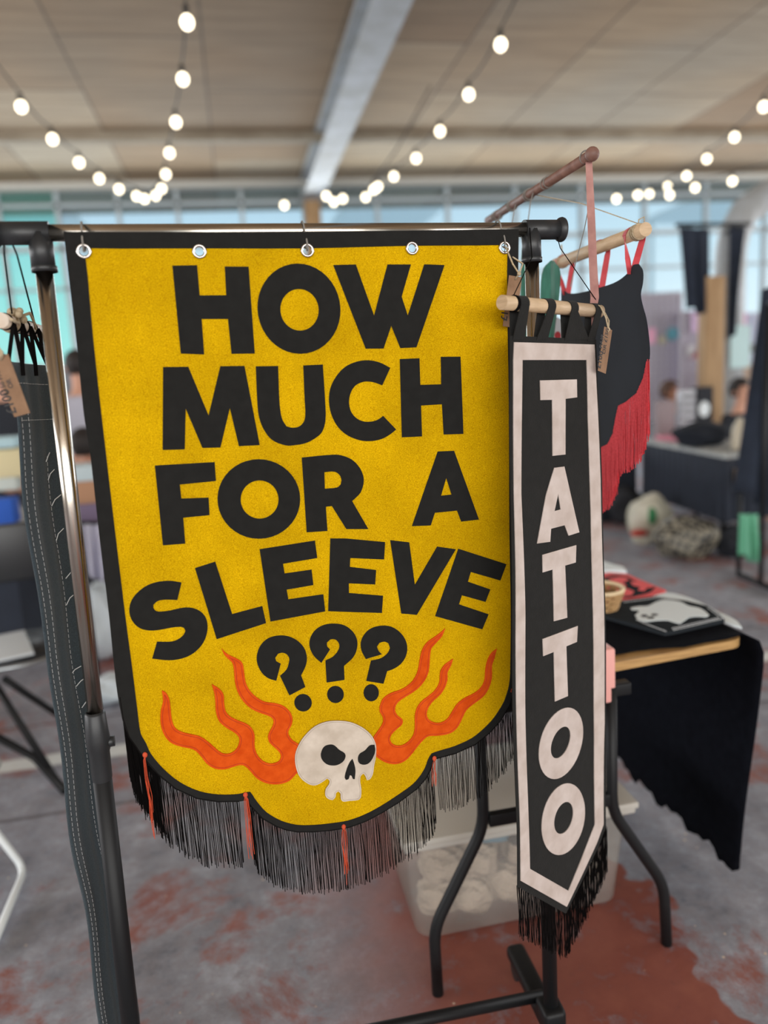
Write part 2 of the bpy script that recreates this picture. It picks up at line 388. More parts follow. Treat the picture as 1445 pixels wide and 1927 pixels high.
def ceiling_material():
    m = bpy.data.materials.new('plywood_ceiling_boards'); m.use_nodes = True; n = m.node_tree.nodes; L = m.node_tree.links
    b = n['Principled BSDF']; b.inputs['Roughness'].default_value = .8
    t = n.new('ShaderNodeTexCoord'); mp = n.new('ShaderNodeMapping'); L.new(t.outputs['Object'], mp.inputs[0]); mp.inputs['Rotation'].default_value = (0, 0, math.pi / 2)
    br = n.new('ShaderNodeTexBrick'); L.new(mp.outputs[0], br.inputs['Vector']); br.inputs['Scale'].default_value = 1
    br.inputs['Brick Width'].default_value = 2.44; br.inputs['Row Height'].default_value = 1.22; br.inputs['Mortar Size'].default_value = .012
    br.inputs['Color1'].default_value = (*lin((188, 171, 146)), 1); br.inputs['Color2'].default_value = (*lin((158, 132, 102)), 1); br.inputs['Mortar'].default_value = (*lin((116, 100, 82)), 1)
    mp2 = n.new('ShaderNodeMapping'); L.new(t.outputs['Object'], mp2.inputs[0]); mp2.inputs['Scale'].default_value = (.5, 5, 1)
    nz = n.new('ShaderNodeTexNoise'); nz.inputs['Scale'].default_value = 2.5; nz.inputs['Detail'].default_value = 7; L.new(mp2.outputs[0], nz.inputs['Vector'])
    nz2 = n.new('ShaderNodeTexNoise'); nz2.inputs['Scale'].default_value = .35; nz2.inputs['Detail'].default_value = 2; L.new(t.outputs['Object'], nz2.inputs['Vector'])
    rp = n.new('ShaderNodeValToRGB'); L.new(nz.outputs['Fac'], rp.inputs[0]); rp.color_ramp.elements[0].position = .3; rp.color_ramp.elements[1].position = .7
    rp.color_ramp.elements[0].color = (.72, .70, .68, 1); rp.color_ramp.elements[1].color = (1, 1, 1, 1)
    rp2 = n.new('ShaderNodeValToRGB'); L.new(nz2.outputs['Fac'], rp2.inputs[0]); rp2.color_ramp.elements[0].position = .4; rp2.color_ramp.elements[1].position = .62
    rp2.color_ramp.elements[0].color = (1, .94, .84, 1); rp2.color_ramp.elements[1].color = (.90, .95, 1.0, 1)
    mu = n.new('ShaderNodeMix'); mu.data_type = 'RGBA'; mu.blend_type = 'MULTIPLY'; mu.inputs[0].default_value = 1; L.new(br.outputs[0], mu.inputs[6]); L.new(rp.outputs[0], mu.inputs[7])
    m2 = n.new('ShaderNodeMix'); m2.data_type = 'RGBA'; m2.blend_type = 'MULTIPLY'; m2.inputs[0].default_value = 1; L.new(mu.outputs[2], m2.inputs[6]); L.new(rp2.outputs[0], m2.inputs[7])
    L.new(m2.outputs[2], b.inputs['Base Color']); return m
struct('ceiling', MB().box((2, 3, CEIL + .06), (26, 22, .12)), ceiling_material())
LEDGE = mat('weathered_board', (160, 150, 132), .8, c2=(134, 122, 104), scale=3, stretch=(1, 5, 1))
PAINTW = mat('pale_painted_steel', (176, 182, 188), .5, c2=(150, 152, 150), scale=4)
TIMB = mat('honey_timber', (178, 148, 110), .7, c2=(150, 118, 82), scale=5, stretch=(4, 4, .5))
struct('trim_1', MB().box((2, 9.85, CEIL - .05), (22, .16, .10)), LEDGE)
struct('trim_2', MB().box((2, 12.02, CEIL - .03), (22, .16, .14)), mat('pale_lintel', (196, 196, 188), .6))
# centre roof beam, I-section, running into the depth, and its timber stub column
bm_ = MB(); bm_.box((1.405, 4.0, CEIL - .30), (.30, 16.2, .03)); bm_.box((1.405, 4.0, CEIL - .15), (.05, 16.2, .30)); bm_.box((1.405, 4.0, CEIL - .012), (.30, 16.2, .024))
struct('trim_3', bm_, PAINTW)
struct('trim_4', MB().box((1.41, 12.0, 2.25), (.24, .16, 4.15), bev=.01), TIMB)
struct('wall_left', MB().box((-9.1, 3, 2.25), (.2, 22, 4.5)), mat('painted_brick', (176, 172, 166), .9, var=.1, scale=6))
struct('wall_right', MB().box((13.1, 3, 2.25), (.2, 22, 4.5)), MATS['painted_brick'])
struct('wall_far', MB().box((2, 12.15, .95), (22, .18, 1.9)), mat('dim_far_wall', (120, 124, 130), .9, var=.15, scale=4))
# far glazing, bay by bay
GLA = clear('clear_glass', (238, 248, 252), .06, .1); TEAL = clear('teal_glass', (204, 244, 240), .10, .3)
FRM = mat('grey_window_bars', (176, 186, 190), .5)
k = 0
xs = [-9, -6.2, -3.9, -2.3, -.6, 1.3, 3.6, 5.9, 8.2, 10.5, 13]
for i in range(len(xs) - 1):
    x0, x1 = xs[i], xs[i + 1]; k += 1
    r = bpy.data.objects.new('window_%d' % k, None); COL.objects.link(r); r.location = ((x0 + x1) / 2, 12.15, 1.9); r['kind'] = 'structure'
    f = MB()
    for zz, hh in ((1.93, .08), (3.05, .04), (3.62, .07), (4.22, .05)): f.box(((x0 + x1) / 2, 12.15, zz), (x1 - x0, .08, hh))
    for xx in (x0, (x0 + x1) / 2): f.box((xx, 12.15, 3.17), (.06, .08, 2.5))
    f.build('window_frame', FRM, r)
    MB().box(((x0 + x1) / 2, 12.15, 3.17), (x1 - x0 - .02, .012, 2.5)).build('pane', TEAL if x1 <= -2.2 else GLA, r)
# awnings and a roof edge outside the glass
AWN = mat('white_awning', (250, 252, 252), .6, trans=.75)
for (px0, px1, py) in ((-60, 135, 403), (640, 830, 400), (1290, 1500, 388)):
    a = aty(px0, py, 14.5); b = aty(px1, py, 14.5); cx = (a.x + b.x) / 2
    o = MB().box((cx, 15.2, a.z + .05), (b.x - a.x, 2.2, .10), bev=.02)
    for sx_ in (-1, 1): o.box((cx + sx_ * (b.x - a.x) * .45, 16.0, a.z / 2), (.08, .08, a.z))
    tag(o.build('awning', AWN, loc=(cx, 15, 0)), {-60: 'white awning outside the glass behind the left of the rail', 640: 'white awning outside the glass right of the timber column', 1290: 'white awning outside behind the white post'}[px0], 'awning')
struct('ground_outside', MB().box((2, 30, -.12), (80, 36, .1)), mat('pale_paving', (170, 172, 172), .9))

# white downpipe and brown post at the right
pp = thing('support_post', (4.98, 7, 0), 'white pipe and brown timber post rising past the stalls to the ceiling', 'post')
MB().box((4.70, 6.84, 1.12), (.21, .14, 2.24), bev=.008).build('timber_post', TIMB, pp)
MB().tube([(5.04, 7.05, 0), (5.04, 7.05, 2.3), (5.05, 7.05, 2.52), (5.10, 7.05, 2.72), (5.20, 7.05, 2.88), (5.38, 7.05, 3.0), (5.7, 7.05, 3.12), (6.5, 7.05, 3.36)], .15, 20).build('pipe', PAINTW, pp)
MB().tube([(aty(1272, 428, 6.8).x, 6.80, aty(1279, 428, 6.8).z + .02), (aty(1412, 428, 6.8).x, 6.80, aty(1404, 426, 6.8).z + .02)], .02, 10).build('hanging_rail', PNT, pp)
MB().tube([(4.95, 6.80, 2.68), (4.95, 7.02, 2.68)], .02, 10).build('rail_arm', PNT, pp)
MB().box((5.05, 6.87, 1.55), (.22, .01, .42)).build('poster', mat('pale_blue_paper', (196, 226, 228), .8), pp)
def hung_cloth(name, px, pb, y, label, m, cat='cloth'):
    (xa, ya), (xb, yb) = px; (xc, yc), (xd, yd) = pb
    A, B, Cc, Dd = aty(xa, ya, y), aty(xb, yb, y), aty(xc, yc, y), aty(xd, yd, y); mb = MB(); vs = []; nu, nv = 24, 16
    for j in range(nv + 1):
        t = j / nv; l = A.lerp(Cc, t); r = B.lerp(Dd, t)
        for i in range(nu + 1):
            s = i / nu; p = l.lerp(r, s); vs.append(p + Vector((0, .035 * math.sin(s * 15 + t) * (.3 + t), .02 * math.sin(s * 9) * t)))
    n = len(vs); vs += [v + Vector((0, .012, 0)) for v in vs]; W_ = nu + 1; fs = []
    for j in range(nv):
        for i in range(nu):
            a = j * W_ + i; fs += [(a, a + 1, a + W_ + 1, a + W_), (a + n, a + W_ + n, a + W_ + 1 + n, a + 1 + n)]
    for i in range(nu): fs += [(i, i + n, i + 1 + n, i + 1), (nv * W_ + i, nv * W_ + i + 1, nv * W_ + i + 1 + n, nv * W_ + i + n)]
    for j in range(nv): a = j * W_; fs += [(a, a + W_, a + W_ + n, a + n), (a + nu, a + nu + n, a + nu + W_ + n, a + nu + W_)]
    mb.add(vs, fs, True); return tag(mb.build(name, m, loc=(A + B) / 2), label, cat)
DRK = mat('dark_blue_black_cloth', (34, 42, 56), .95, var=.2, scale=8)
hung_cloth('hanging_garment', ((1279, 428), (1336, 430)), ((1296, 582), (1336, 590)), 6.8, 'black garment hung high to the left of the brown timber post', DRK, 'garment')
hung_cloth('hanging_garment', ((1374, 425), (1404, 428)), ((1374, 640), (1382, 620)), 6.8, 'narrow dark blue garment hung high on the right of the white pipe', DRK, 'garment')

# ------------------------------------------------------------------ festoon lights
BUL = mat('lit_bulb_glass', (255, 244, 214), .3, emit=5.0, tcol=(255, 240, 208))
WIR = mat('black_cable', (44, 42, 40), .7)
def festoon(P, label, z0=3.95, sag=0, rad=.042):
    pts = []
    for (px, py) in P:
        q = atz(px, py, z0)
        if q.y > 11.6: q = aty(px, py, 11.6)
        pts.append(q)
    t = thing('string_light', pts[0] + Vector((0, 0, .1)), label, 'string lights', 'festoon strings under the ceiling')
    cab = MB(); up = Vector((0, 0, .11)); line_ = []
    for i in range(len(pts) - 1):
        a, b = pts[i] + up, pts[i + 1] + up; L_ = (b - a).length
        for k_ in range(6): s = k_ / 6; line_.append(a.lerp(b, s) - Vector((0, 0, .10 * min(L_, 1) * 4 * s * (1 - s) * .5)))
    line_.append(pts[-1] + up); d0 = (pts[0] - pts[1]).normalized()
    line_ = [pts[0] + up + d0 * 2.2 + Vector((0, 0, .35)), pts[0] + up + d0 * 1.0 + Vector((0, 0, .08))] + line_
    cab.tube(line_, .008, 6).build('cable', WIR, t)
    for q in pts:
        b = MB().ball(q, rad, 16, (1, 1, 1.12)).build('bulb', BUL, t, loc=q)
        MB().lathe(q + Vector((0, 0, rad * .9)), [(.0, .0), (.017, .0), (.020, .02), (.020, .065), (.012, .075), (0, .075)], 12).build('socket', WIR, b)
    return t
festoon([(352, 42), (344, 149), (331, 230), (319, 288), (312, 328), (304, 355), (293, 368)], 'string of round bulbs running straight down above the banner word HOW')
festoon([(40, 201), (99, 262), (149, 306), (187, 336), (224, 356), (257, 369), (272, 374)], 'string of round bulbs sloping down from the upper left corner')
festoon([(942, 84), (882, 178), (828, 247), (783, 298), (741, 332), (711, 351)], 'string of round bulbs sloping down leftwards beside the centre beam')
festoon([(1437, 201), (1382, 258), (1330, 299), (1292, 331), (1256, 351), (1222, 365)], 'string of round bulbs entering at the upper right edge')
festoon([(1378, 341), (1308, 353), (1260, 367), (1200, 367), (1160, 374)], 'low far string of round bulbs left of the white pipe', z0=3.75)
festoon([(703, 357), (688, 371), (645, 374), (628, 380), (614, 369), (535, 386)], 'far cluster string of bulbs by the honey timber column', z0=3.9)
#SPLIT
# ================================================================== garment rack
BL = Vector((-.263, 1.235, 0)); BR = Vector((.54, 1.308, 0)); BZ = 1.694; BD = (BR - BL).normalized()
rack = thing('garment_rack', (BL + BR) / 2, 'chrome and black garment rack carrying the yellow banner', 'clothes rack')
def at_rail(u, z=BZ): return Vector((BL.x + BD.x * u, BL.y + BD.y * u, z))
L_R = (BR - BL).length
MB().tube([at_rail(-.02), at_rail(L_R + .02)], .0125, 28).build('top_rail', CHR, rack)
for s, B, lean in ((-1, BL, Vector((-.035, .0, 0))), (1, BR, Vector((.0, .0, 0)))):
    bot = Vector((B.x, B.y, 0)) + lean
    top = Vector((B.x, B.y, BZ))
    col_z = .93 if s < 0 else .93
    cpt = bot.lerp(top, col_z / BZ)
    MB().tube([top, cpt - Vector((0, 0, .05))], .0125, 28).build('upper_post', CHR, rack)
    d = (top - bot).normalized()
    MB().tube([bot + d * .03, cpt - d * .02], .0155, 24).build('lower_post', PNT, rack)
    cl = MB().lathe(cpt - d * .115, [(.0155, 0), (.0165, .005), (.0168, .05), (.0185, .055), (.0195, .075), (.0185, .085), (.0165, .118), (.0135, .122), (.0128, .122)], 24, d).build('collar', PLA, rack)
    MB().tube([cpt - d * .05 + BD * .012, cpt - d * .05 + BD * .026], .009, 12).build('clamp_knob', PLA, cl)
    # T connector at the top
    c = MB()
    if s < 0: a, b = at_rail(-.058), at_rail(.014)
    else: a, b = at_rail(L_R - .014), at_rail(L_R + .056)
    c.tube([a, b], .0168, 24)
    e0 = a if s < 0 else b; ed = -BD if s < 0 else BD
    c.lathe(e0 - ed * .004, [(.0168, 0), (.0205, .004), (.0215, .008), (.0205, .011), (.012, .013), (0, .013)], 24, ed)
    c.tube([Vector((B.x, B.y, BZ + .0)), Vector((B.x, B.y, BZ - .052)) + lean * .03], .0172, 24)
    c.lathe(Vector((B.x, B.y, BZ - .056)), [(.0172, 0), (.0185, 0), (.0185, .008), (.0172, .009)], 24)
    c.build('connector', PLA, rack)
    foot = MB().box((bot.x, bot.y, .062), (.045, .44, .035), bev=.012).build('foot', PNT, rack)
    for sy in (-1, 1):
        w = Vector((bot.x, bot.y + sy * .195, 0))
        MB().tube([w + Vector((-.012, 0, .022)), w + Vector((.012, 0, .022))], .022, 16).build('caster', PLA, foot)
    MB().box((bot.x, bot.y, .085), (.05, .06, .05), bev=.01).build('foot_bracket', PNT, rack)
a = Vector((BL.x - .03, 1.37, .09)); b = Vector((BR.x, 1.352, .09))
MB().tube([a, b], .0125, 20).build('lower_rail', PNT, rack)

# ================================================================== yellow banner
YP = Plane(BL + Vector((BD.y, -BD.x, 0)) * .022, BD)
def ywob(u, v):
    return .0035 * math.sin(5.1 * u + 1.3 * v) * math.sin(2.2 * v + .6) + .0022 * math.sin(11 * u - 3.2 * v) * min(1, max(0, (BZ - .05 - v) * 3))
banner = thing('felt_banner', YP.pt(.4, 1.1), 'yellow felt banner with black wording, flaming skull and black fringe', 'banner')
yel = [(155, 463), (370, 463), (577, 463.5), (770, 459), (956, 458), (957.5, 620), (960, 760), (962, 1000), (965, 1150), (964, 1268), (961.7, 1290), (957, 1308), (951, 1324), (933.7, 1352), (915, 1372.7), (890, 1393), (856, 1408.5), (830, 1416), (814, 1421),
       (809, 1430), (803, 1446), (793.6, 1461.4), (778, 1478.6), (747, 1500), (716, 1519), (684.6, 1534.6), (653.4, 1545), (622, 1549.6), (590, 1552.5), (560, 1552.7), (540, 1549), (522.6, 1543), (497.7, 1528.4), (479, 1508), (468, 1491),
       (447.8, 1495.7), (410.5, 1497), (373, 1491), (335.7, 1474), (304.6, 1449), (279.7, 1419.4), (270.3, 1399), (260.3, 1380.5), (254.7, 1343), (245.4, 1268), (229.8, 1150), (196, 868), (171, 646)]
out = [(119.6, 436), (250, 437), (577, 438), (850, 434), (974, 432), (971, 640), (970.5, 1000), (973, 1150), (972, 1270), (969.7, 1293), (965, 1312), (958.5, 1328.5), (941, 1357.7), (921, 1380), (894, 1401.5), (858, 1417.5), (833, 1425), (821.5, 1428),
       (816.5, 1434.5), (810, 1450), (800.5, 1466.4), (783.5, 1485), (751.3, 1507.8), (719.6, 1527), (687.6, 1543.2), (655, 1554), (623, 1558.8), (590, 1561.5), (559, 1561.7), (538, 1558), (519, 1551.5), (492.5, 1536.4), (472.5, 1515), (463.5, 1502.5),
       (449, 1505.3), (410, 1506.5), (370.5, 1500.5), (330.5, 1482.5), (298, 1456), (270.5, 1425), (256, 1402), (243, 1384), (229, 1345), (218, 1280), (205.6, 1158), (187, 1006), (171, 862), (158, 779), (146, 662), (128, 510)]
gro = [(158, 473), (375, 474), (577, 472.5), (773, 468.5), (947, 467)]
def disc_uv(fr, p, r, n=20):
    u, v = fr.uv(*p); return [(u + r * math.cos(2 * math.pi * k / n), v + r * math.sin(2 * math.pi * k / n)) for k in range(n)]
yelS = smooth_poly(yel, step=3, corner=38); outS = smooth_poly(out, step=3, corner=38)
tu = lambda P: [YP.uv(*p) for p in P]
holes = [disc_uv(YP, g, .0072) for g in gro]
sheet(MB(), YP, [tu(yelS)], holes, 0, .002, .02, ywob, px=False).build('panel', YEL, banner)
sheet(MB(), YP, [tu(outS)], [inset(tu(yelS), .004)] + holes, .0022, .0016, .02, ywob, px=False).build('border', BLK, banner)
g4 = MB()
A_ = lambda P: crop(P, 230, 450, 3.905)
B_ = lambda P: crop(P, 580, 450, 3.6125)
C_ = lambda P: crop(P, 230, 840, 3.705)
D_ = lambda P: crop(P, 560, 840, 3.284)
E_ = lambda P: crop(P, 180, 1150, 3.211)
F_ = lambda P: crop(P, 560, 1150, 3.211)
S_ = lambda P: smooth_poly(P, step=4, corner=40)
letters = [
 (A_([(368,197),(549,194),(568,415),(763,414),(752,204),(926,206),(972,841),(802,843),(776,588),(583,588),(601,848),(430,841)]), []),
 (oval(561.5, 581.5, 77.5, 84.5, -3), [oval(562.7, 583.5, 36, 39, -1)]),
 (B_([(165,180),(317,176),(441,523),(532,176),(690,176),(627,394),(669,523),(781,175),(918,180),(727,737),(619,742),(557,590),(505,745),(385,746)]), []),
 (A_([(300,940),(485,938),(634,1296),(720,934),(897,932),(1009,1513),(857,1521),(790,1240),(721,1531),(589,1534),(466,1245),(459,1545),(297,1549)]), []),
 (S_([(481,689.4),(522.7,688.8),(525,750),(527,772.5),(531,790),(538.5,802),(550,804.7),(563,802),(571.8,792),(574,777),(572.5,750),(570,688),(606.3,686),(611,760),(611.3,790.5),(605,812.6),(592,824.5),(575,833.5),(556,837.3),(537.3,838),(511.7,827.7),(496.3,808.5),(487.4,785.5),(484,757.3)]), []),
 (S_(B_([(550,876),(480,840),(400,824),(320,835),(245,870),(185,935),(148,1010),(137,1090),(150,1180),(190,1265),(250,1325),(330,1362),(405,1372),(490,1358),(550,1325),(590,1293),(502,1201),(470,1225),(430,1238),(380,1240),(330,1222),(290,1180),(274,1130),(274,1080),(290,1030),(320,992),(370,970),(410,969),(450,977),(496,994)])), []),
 (B_([(615,816),(747,811),(753,991),(896,987),(893,801),(1026,800),(1047,1323),(913,1327),(901,1122),(758,1131),(765,1340),(629,1346)]), []),
 (C_([(227,133),(644,109),(653,241),(401,266),(412,363),(602,357),(608,479),(425,497),(439,677),(284,689)]), []),
 (C_(oval(951, 366, 287, 277)), [C_(oval(957, 370, 132, 133))]),
 (S_(D_([(24,68),(215,50),(270,55),(330,80),(375,125),(400,180),(402,225),(385,280),(355,315),(332,335),(432,508),(297,508),(208,366),(171,371),(181,520),(54,529)])), [S_(D_([(162,158),(225,155),(255,175),(267,205),(262,235),(240,252),(165,260)]))]),
 (D_([(859,30),(960,26),(1117,451),(1007,463),(981,395),(842,408),(817,486),(701,490)]), [D_([(912,192),(946,296),(880,303)])]),
 (S_(C_([(413,948),(384,1069),(300,1067),(250,1075),(218,1100),(217,1125),(235,1145),(270,1150),(330,1143),(430,1123),(490,1126),(545,1150),(580,1190),(594,1240),(590,1300),(565,1365),(520,1420),(460,1460),(390,1482),(320,1488),(209,1476),(243,1359),(340,1359),(385,1345),(425,1315),(441,1285),(430,1263),(405,1256),(340,1262),(250,1278),(180,1280),(120,1262),(75,1220),(52,1165),(52,1110),(75,1055),(120,1005),(180,965),(250,943),(330,936)])), []),
 (C_([(507,848),(648,803),(766,1168),(975,1111),(1001,1229),(658,1342)]), []),
 (C_([(957,716),(1340,654),(1356,775),(1119,816),(1130,884),(1317,856),(1329,963),(1144,996),(1156,1063),(1398,1027),(1411,1145),(1032,1218)]), []),
 (D_([(199,566),(292,566),(535,588),(529,695),(321,686),(318,741),(480,760),(474,849),(312,842),(313,902),(523,919),(516,1025),(186,1014)]), []),
 (D_([(567,576),(684,590),(720,854),(858,617),(974,634),(733,1038),(637,1029)]), []),
 (D_([(990,631),(1289,728),(1252,829),(1068,775),(1050,835),(1190,884),(1160,961),(1013,919),(995,975),(1180,1038),(1141,1131),(848,1047)]), []),
]
LT = MB()
for o_p, hs in letters: sheet(LT, YP, [o_p], hs, .0023, .0012, .02, ywob)
LT.build('lettering', BLK, banner)
QM = MB()
for P in (E_([(1089,416),(1040,400),(1000,365),(975,310),(974,260),(995,205),(1035,165),(1090,146),(1150,146),(1210,170),(1255,215),(1272,265),(1270,310),(1255,350),(1238,382),(1264,452),(1168,503),(1112,387),(1150,350),(1165,310),(1167,280),(1150,255),(1125,247),(1100,253),(1083,278),(1090,300),(1116,313)]),
          F_([(140,307),(95,265),(70,210),(75,155),(110,105),(160,78),(220,71),(280,82),(330,120),(355,170),(353,225),(330,275),(276,325),(279,409),(172,425),(165,293),(210,270),(240,235),(249,205),(240,180),(220,165),(195,165),(173,185),(175,207),(192,226)]),
          F_([(408,284),(383,235),(378,185),(400,135),(440,100),(500,84),(560,90),(610,120),(645,165),(659,215),(650,270),(620,315),(575,345),(537,358),(515,434),(411,416),(440,294),(500,280),(540,250),(555,220),(545,190),(520,180),(490,187),(475,210),(485,235),(505,256)])):
    sheet(QM, YP, [S_(P)], [], .0023, .0012, .02, ywob)
for P in (E_(oval(1250, 547, 52, 52)), F_(oval(225, 497, 50, 51)), F_(oval(441, 488, 46, 51))): sheet(QM, YP, [P], [], .0023, .0012, .02, ywob)
QM.build('question_marks', BLK, banner)
flL = E_([(1230,806),(1185,770),(1160,725),(1180,680),(1186,640),(1170,600),(1130,565),(1080,550),(1020,542),(970,515),(930,475),(905,425),(895,360),(885,310),(855,285),(810,265),(775,240),(760,221),(775,258),(800,285),(825,310),(835,360),(840,420),(855,480),(890,540),(940,585),(1000,612),(1050,630),(1072,655),(1065,690),(1042,735),(1042,775),(1060,800),(1095,830),(1115,860),(1110,890),(1080,908),(1040,910),(1000,890),(970,850),(958,800),(958,740),(940,700),(910,675),(860,655),(810,630),(785,600),(775,545),(772,500),(745,465),(700,437),(715,490),(722,540),(725,600),(745,660),(790,700),(840,730),(865,760),(862,800),(840,835),(800,855),(760,850),(720,820),(680,785),(630,752),(580,740),(520,725),(480,700),(460,650),(452,580),(445,530),(425,490),(400,475),(407,540),(393,600),(393,680),(415,745),(455,790),(520,815),(590,830),(630,865),(670,915),(720,945),(780,948),(840,930),(885,922),(920,945),(970,1000),(1030,1030),(1100,1035),(1165,1015),(1205,975),(1230,950)])
flR = F_([(452,765),(490,705),(510,670),(512,640),(492,600),(495,560),(515,520),(560,490),(620,470),(670,440),(705,400),(725,350),(735,290),(750,230),(780,185),(830,150),(870,120),(889,103),(870,150),(830,195),(805,225),(797,280),(790,360),(770,410),(735,455),(690,490),(640,520),(600,550),(585,590),(600,625),(630,650),(628,680),(600,705),(565,740),(555,770),(575,800),(620,808),(660,790),(695,750),(706,700),(706,640),(715,590),(745,545),(790,510),(830,475),(855,430),(860,370),(880,330),(910,305),(938,288),(925,330),(905,370),(905,410),(890,460),(860,505),(815,545),(785,590),(780,630),(800,660),(850,675),(900,655),(935,605),(965,560),(1010,525),(1070,495),(1110,460),(1130,415),(1135,350),(1150,290),(1175,250),(1204,228),(1190,285),(1175,330),(1175,400),(1155,470),(1120,520),(1060,565),(1020,600),(995,650),(965,705),(920,740),(850,752),(790,755),(760,775),(720,820),(680,870),(640,905),(590,920),(530,910),(480,880),(458,855)])
for P in (flL, flR):
    S = smooth_poly(P, step=3, corner=60)
    f = sheet(MB(), YP, [S], [], .0023, .0018, .02, ywob).build('flame', ORG, banner)
    I = inset([YP.uv(*p) for p in S], .0034); mb = MB()
    seg = []
    for i, q in enumerate(I):
        if seg and math.hypot(q[0] - seg[-1][0], q[1] - seg[-1][1]) > .012:
            if len(seg) > 2: mb.tube([YP.pt(u, v, .0042 + ywob(u, v)) for u, v in seg], .0005, 4)
            seg = []
        if not seg or math.hypot(q[0] - seg[-1][0], q[1] - seg[-1][1]) > .0008: seg.append(q)
    if len(seg) > 2: mb.tube([YP.pt(u, v, .0042 + ywob(u, v)) for u, v in seg], .0005, 4)
    mb.build('stitching', ORGD, f)
skP = smooth_poly(F_([(240,652),(310,660),(380,690),(435,735),(465,790),(468,860),(455,930),(448,975),(430,1005),(412,1010),(403,985),(392,970),(375,985),(372,1020),(378,1060),(376,1110),(360,1128),(310,1132),(268,1136),(255,1120),(253,1090),(240,1075),(226,1085),(222,1110),(205,1127),(180,1120),(162,1100),(165,1060),(185,1030),(186,1010),(172,998),(140,1020),(100,1038),(60,1030),(10,990),(-15,930),(-20,860),(0,800),(40,740),(100,685),(170,657)]), step=3, corner=60)
sk = sheet(MB(), YP, [skP], [], .0040, .0018, .02, ywob).build('skull', CRM, banner)
I = inset([YP.uv(*p) for p in skP], .0026); mb = MB(); mb.tube([YP.pt(u, v, .0059 + ywob(u, v)) for u, v in I + I[:1]], .0004, 4); mb.build('stitching', CRMD, sk)
for P, nm in ((F_([(190,793),(215,798),(245,825),(280,850),(275,885),(245,910),(210,918),(170,910),(140,880),(135,845),(155,805)]), 'eye_socket'), (F_([(458,797),(462,830),(450,870),(425,905),(395,915),(365,905),(358,875),(368,850),(400,830),(430,800)]), 'eye_socket'),
              (F_([(324,880),(335,910),(342,950),(338,1000),(328,1000),(318,980),(308,978),(300,1000),(285,1005),(278,990),(290,940),(308,900)]), 'nose_hole')):
    sheet(MB(), YP, [smooth_poly(P, step=4, corner=70)], [], .0059, .0010, .02, ywob).build(nm, BLK, sk)
for i, g in enumerate(gro):
    u, v = YP.uv(*g); c = YP.pt(u, v, .0035 + ywob(u, v))
    MB().ring(c, YP.n, .0088, .0024, 28, 10).build('grommet', GROM, banner)
    if i in (0, 2, 4):
        q = YP.pt(u, v, .006); t_ = Vector((q.x, q.y, 0)); rr = .0155; rc = Vector((BL.x, BL.y, 0)) + BD * ((t_ - BL).dot(BD)); rc.z = BZ
        pth = [c + Vector((.001, .012, .004)), c + Vector((0, .001, 0)), c + YP.n * .004 + Vector((0, 0, .008)), YP.pt(u, v + (BZ - v) * .5, .006)]
        for k_ in range(9):
            g_ = math.pi * (k_ / 8); pth.append(rc + YP.n * (rr * math.cos(g_)) + Vector((0, 0, rr * math.sin(g_))))
        pth += [rc - YP.n * rr * .9 + Vector((0, 0, -.02)), c + Vector((-.001, .014, .006))]
        MB().tube(pth, .0014, 6).build('hanging_cord', GRYC, banner)
def fringe(mb, fr, P, step, length, r=.0007, off=.0, seed=1, sides=3, jit=.5, n=6):
    rnd = random.Random(seed); uv = [fr.uv(*p) for p in P]; acc = 0; nxt = 0
    for i in range(len(uv) - 1):
        a, b = Vector(uv[i]), Vector(uv[i + 1]); d = (b - a).length; pos = 0
        while nxt <= acc + d:
            t = (nxt - acc) / d if d else 0; p = a.lerp(b, t)
            Ln = length(t, p) * rnd.uniform(.93, 1.04); ph = rnd.uniform(0, 6.3); am = rnd.uniform(.2, 1) * .002 * jit; ud = rnd.uniform(-1, 1) * .004 * jit; nd = rnd.uniform(-1, 1) * .003
            cl = .0035 * math.sin(p.x * 160 + 2 * math.sin(p.x * 57)) * jit
            pts = []
            for k_ in range(n):
                s = k_ / (n - 1)
                pts.append(fr.pt(p.x + ud * s + cl * s + am * math.sin(ph + s * 7), p.y - Ln * s, off + nd * s + am * math.cos(ph + s * 6)))
            mb.tube(pts, r, sides, caps=False); nxt += step * rnd.uniform(.7, 1.3)
        acc += d
    return mb
bot = out[13 - 1 - 2:]  # right shoulder round to the left edge
right = [(967, 1300), (958.5, 1328.5), (941, 1357.7), (921, 1380), (894, 1401.5), (858, 1417.5), (821.5, 1427)]
mid = [(814, 1438), (800.5, 1465), (783.5, 1484), (751.3, 1507), (719.6, 1526), (687.6, 1542), (655, 1553), (623, 1558), (590, 1560.5), (559, 1560.7), (538, 1557), (519, 1550.5), (492.5, 1535.4), (472.5, 1514), (463.5, 1502.5)]
left = [(449, 1504.3), (410, 1505.5), (370.5, 1499.5), (330.5, 1481.5), (298, 1455), (270.5, 1424), (256, 1402), (243, 1384), (232, 1350), (226, 1310)]
fm = MB()
fringe(fm, YP, right, .0026, lambda t, p: .112, off=.001, seed=2)
fringe(fm, YP, mid, .0024, lambda t, p: .128, off=.001, seed=3)
fringe(fm, YP, left, .0024, lambda t, p: .128, off=.001, seed=4)
fringe(fm, YP, left[4:], .0012, lambda t, p: .120, off=-.002, seed=9)
tag(fm.build('fringe', BLKF, banner), 'black thread fringe', kind='stuff')
fb = MB()
for P in (right, mid, left):
    fb.tube([YP.pt(*YP.uv(*p), .002 + ywob(*YP.uv(*p))) for p in P], .0022, 6, flat=1)
fb.build('fringe_braid', BLKF, banner)
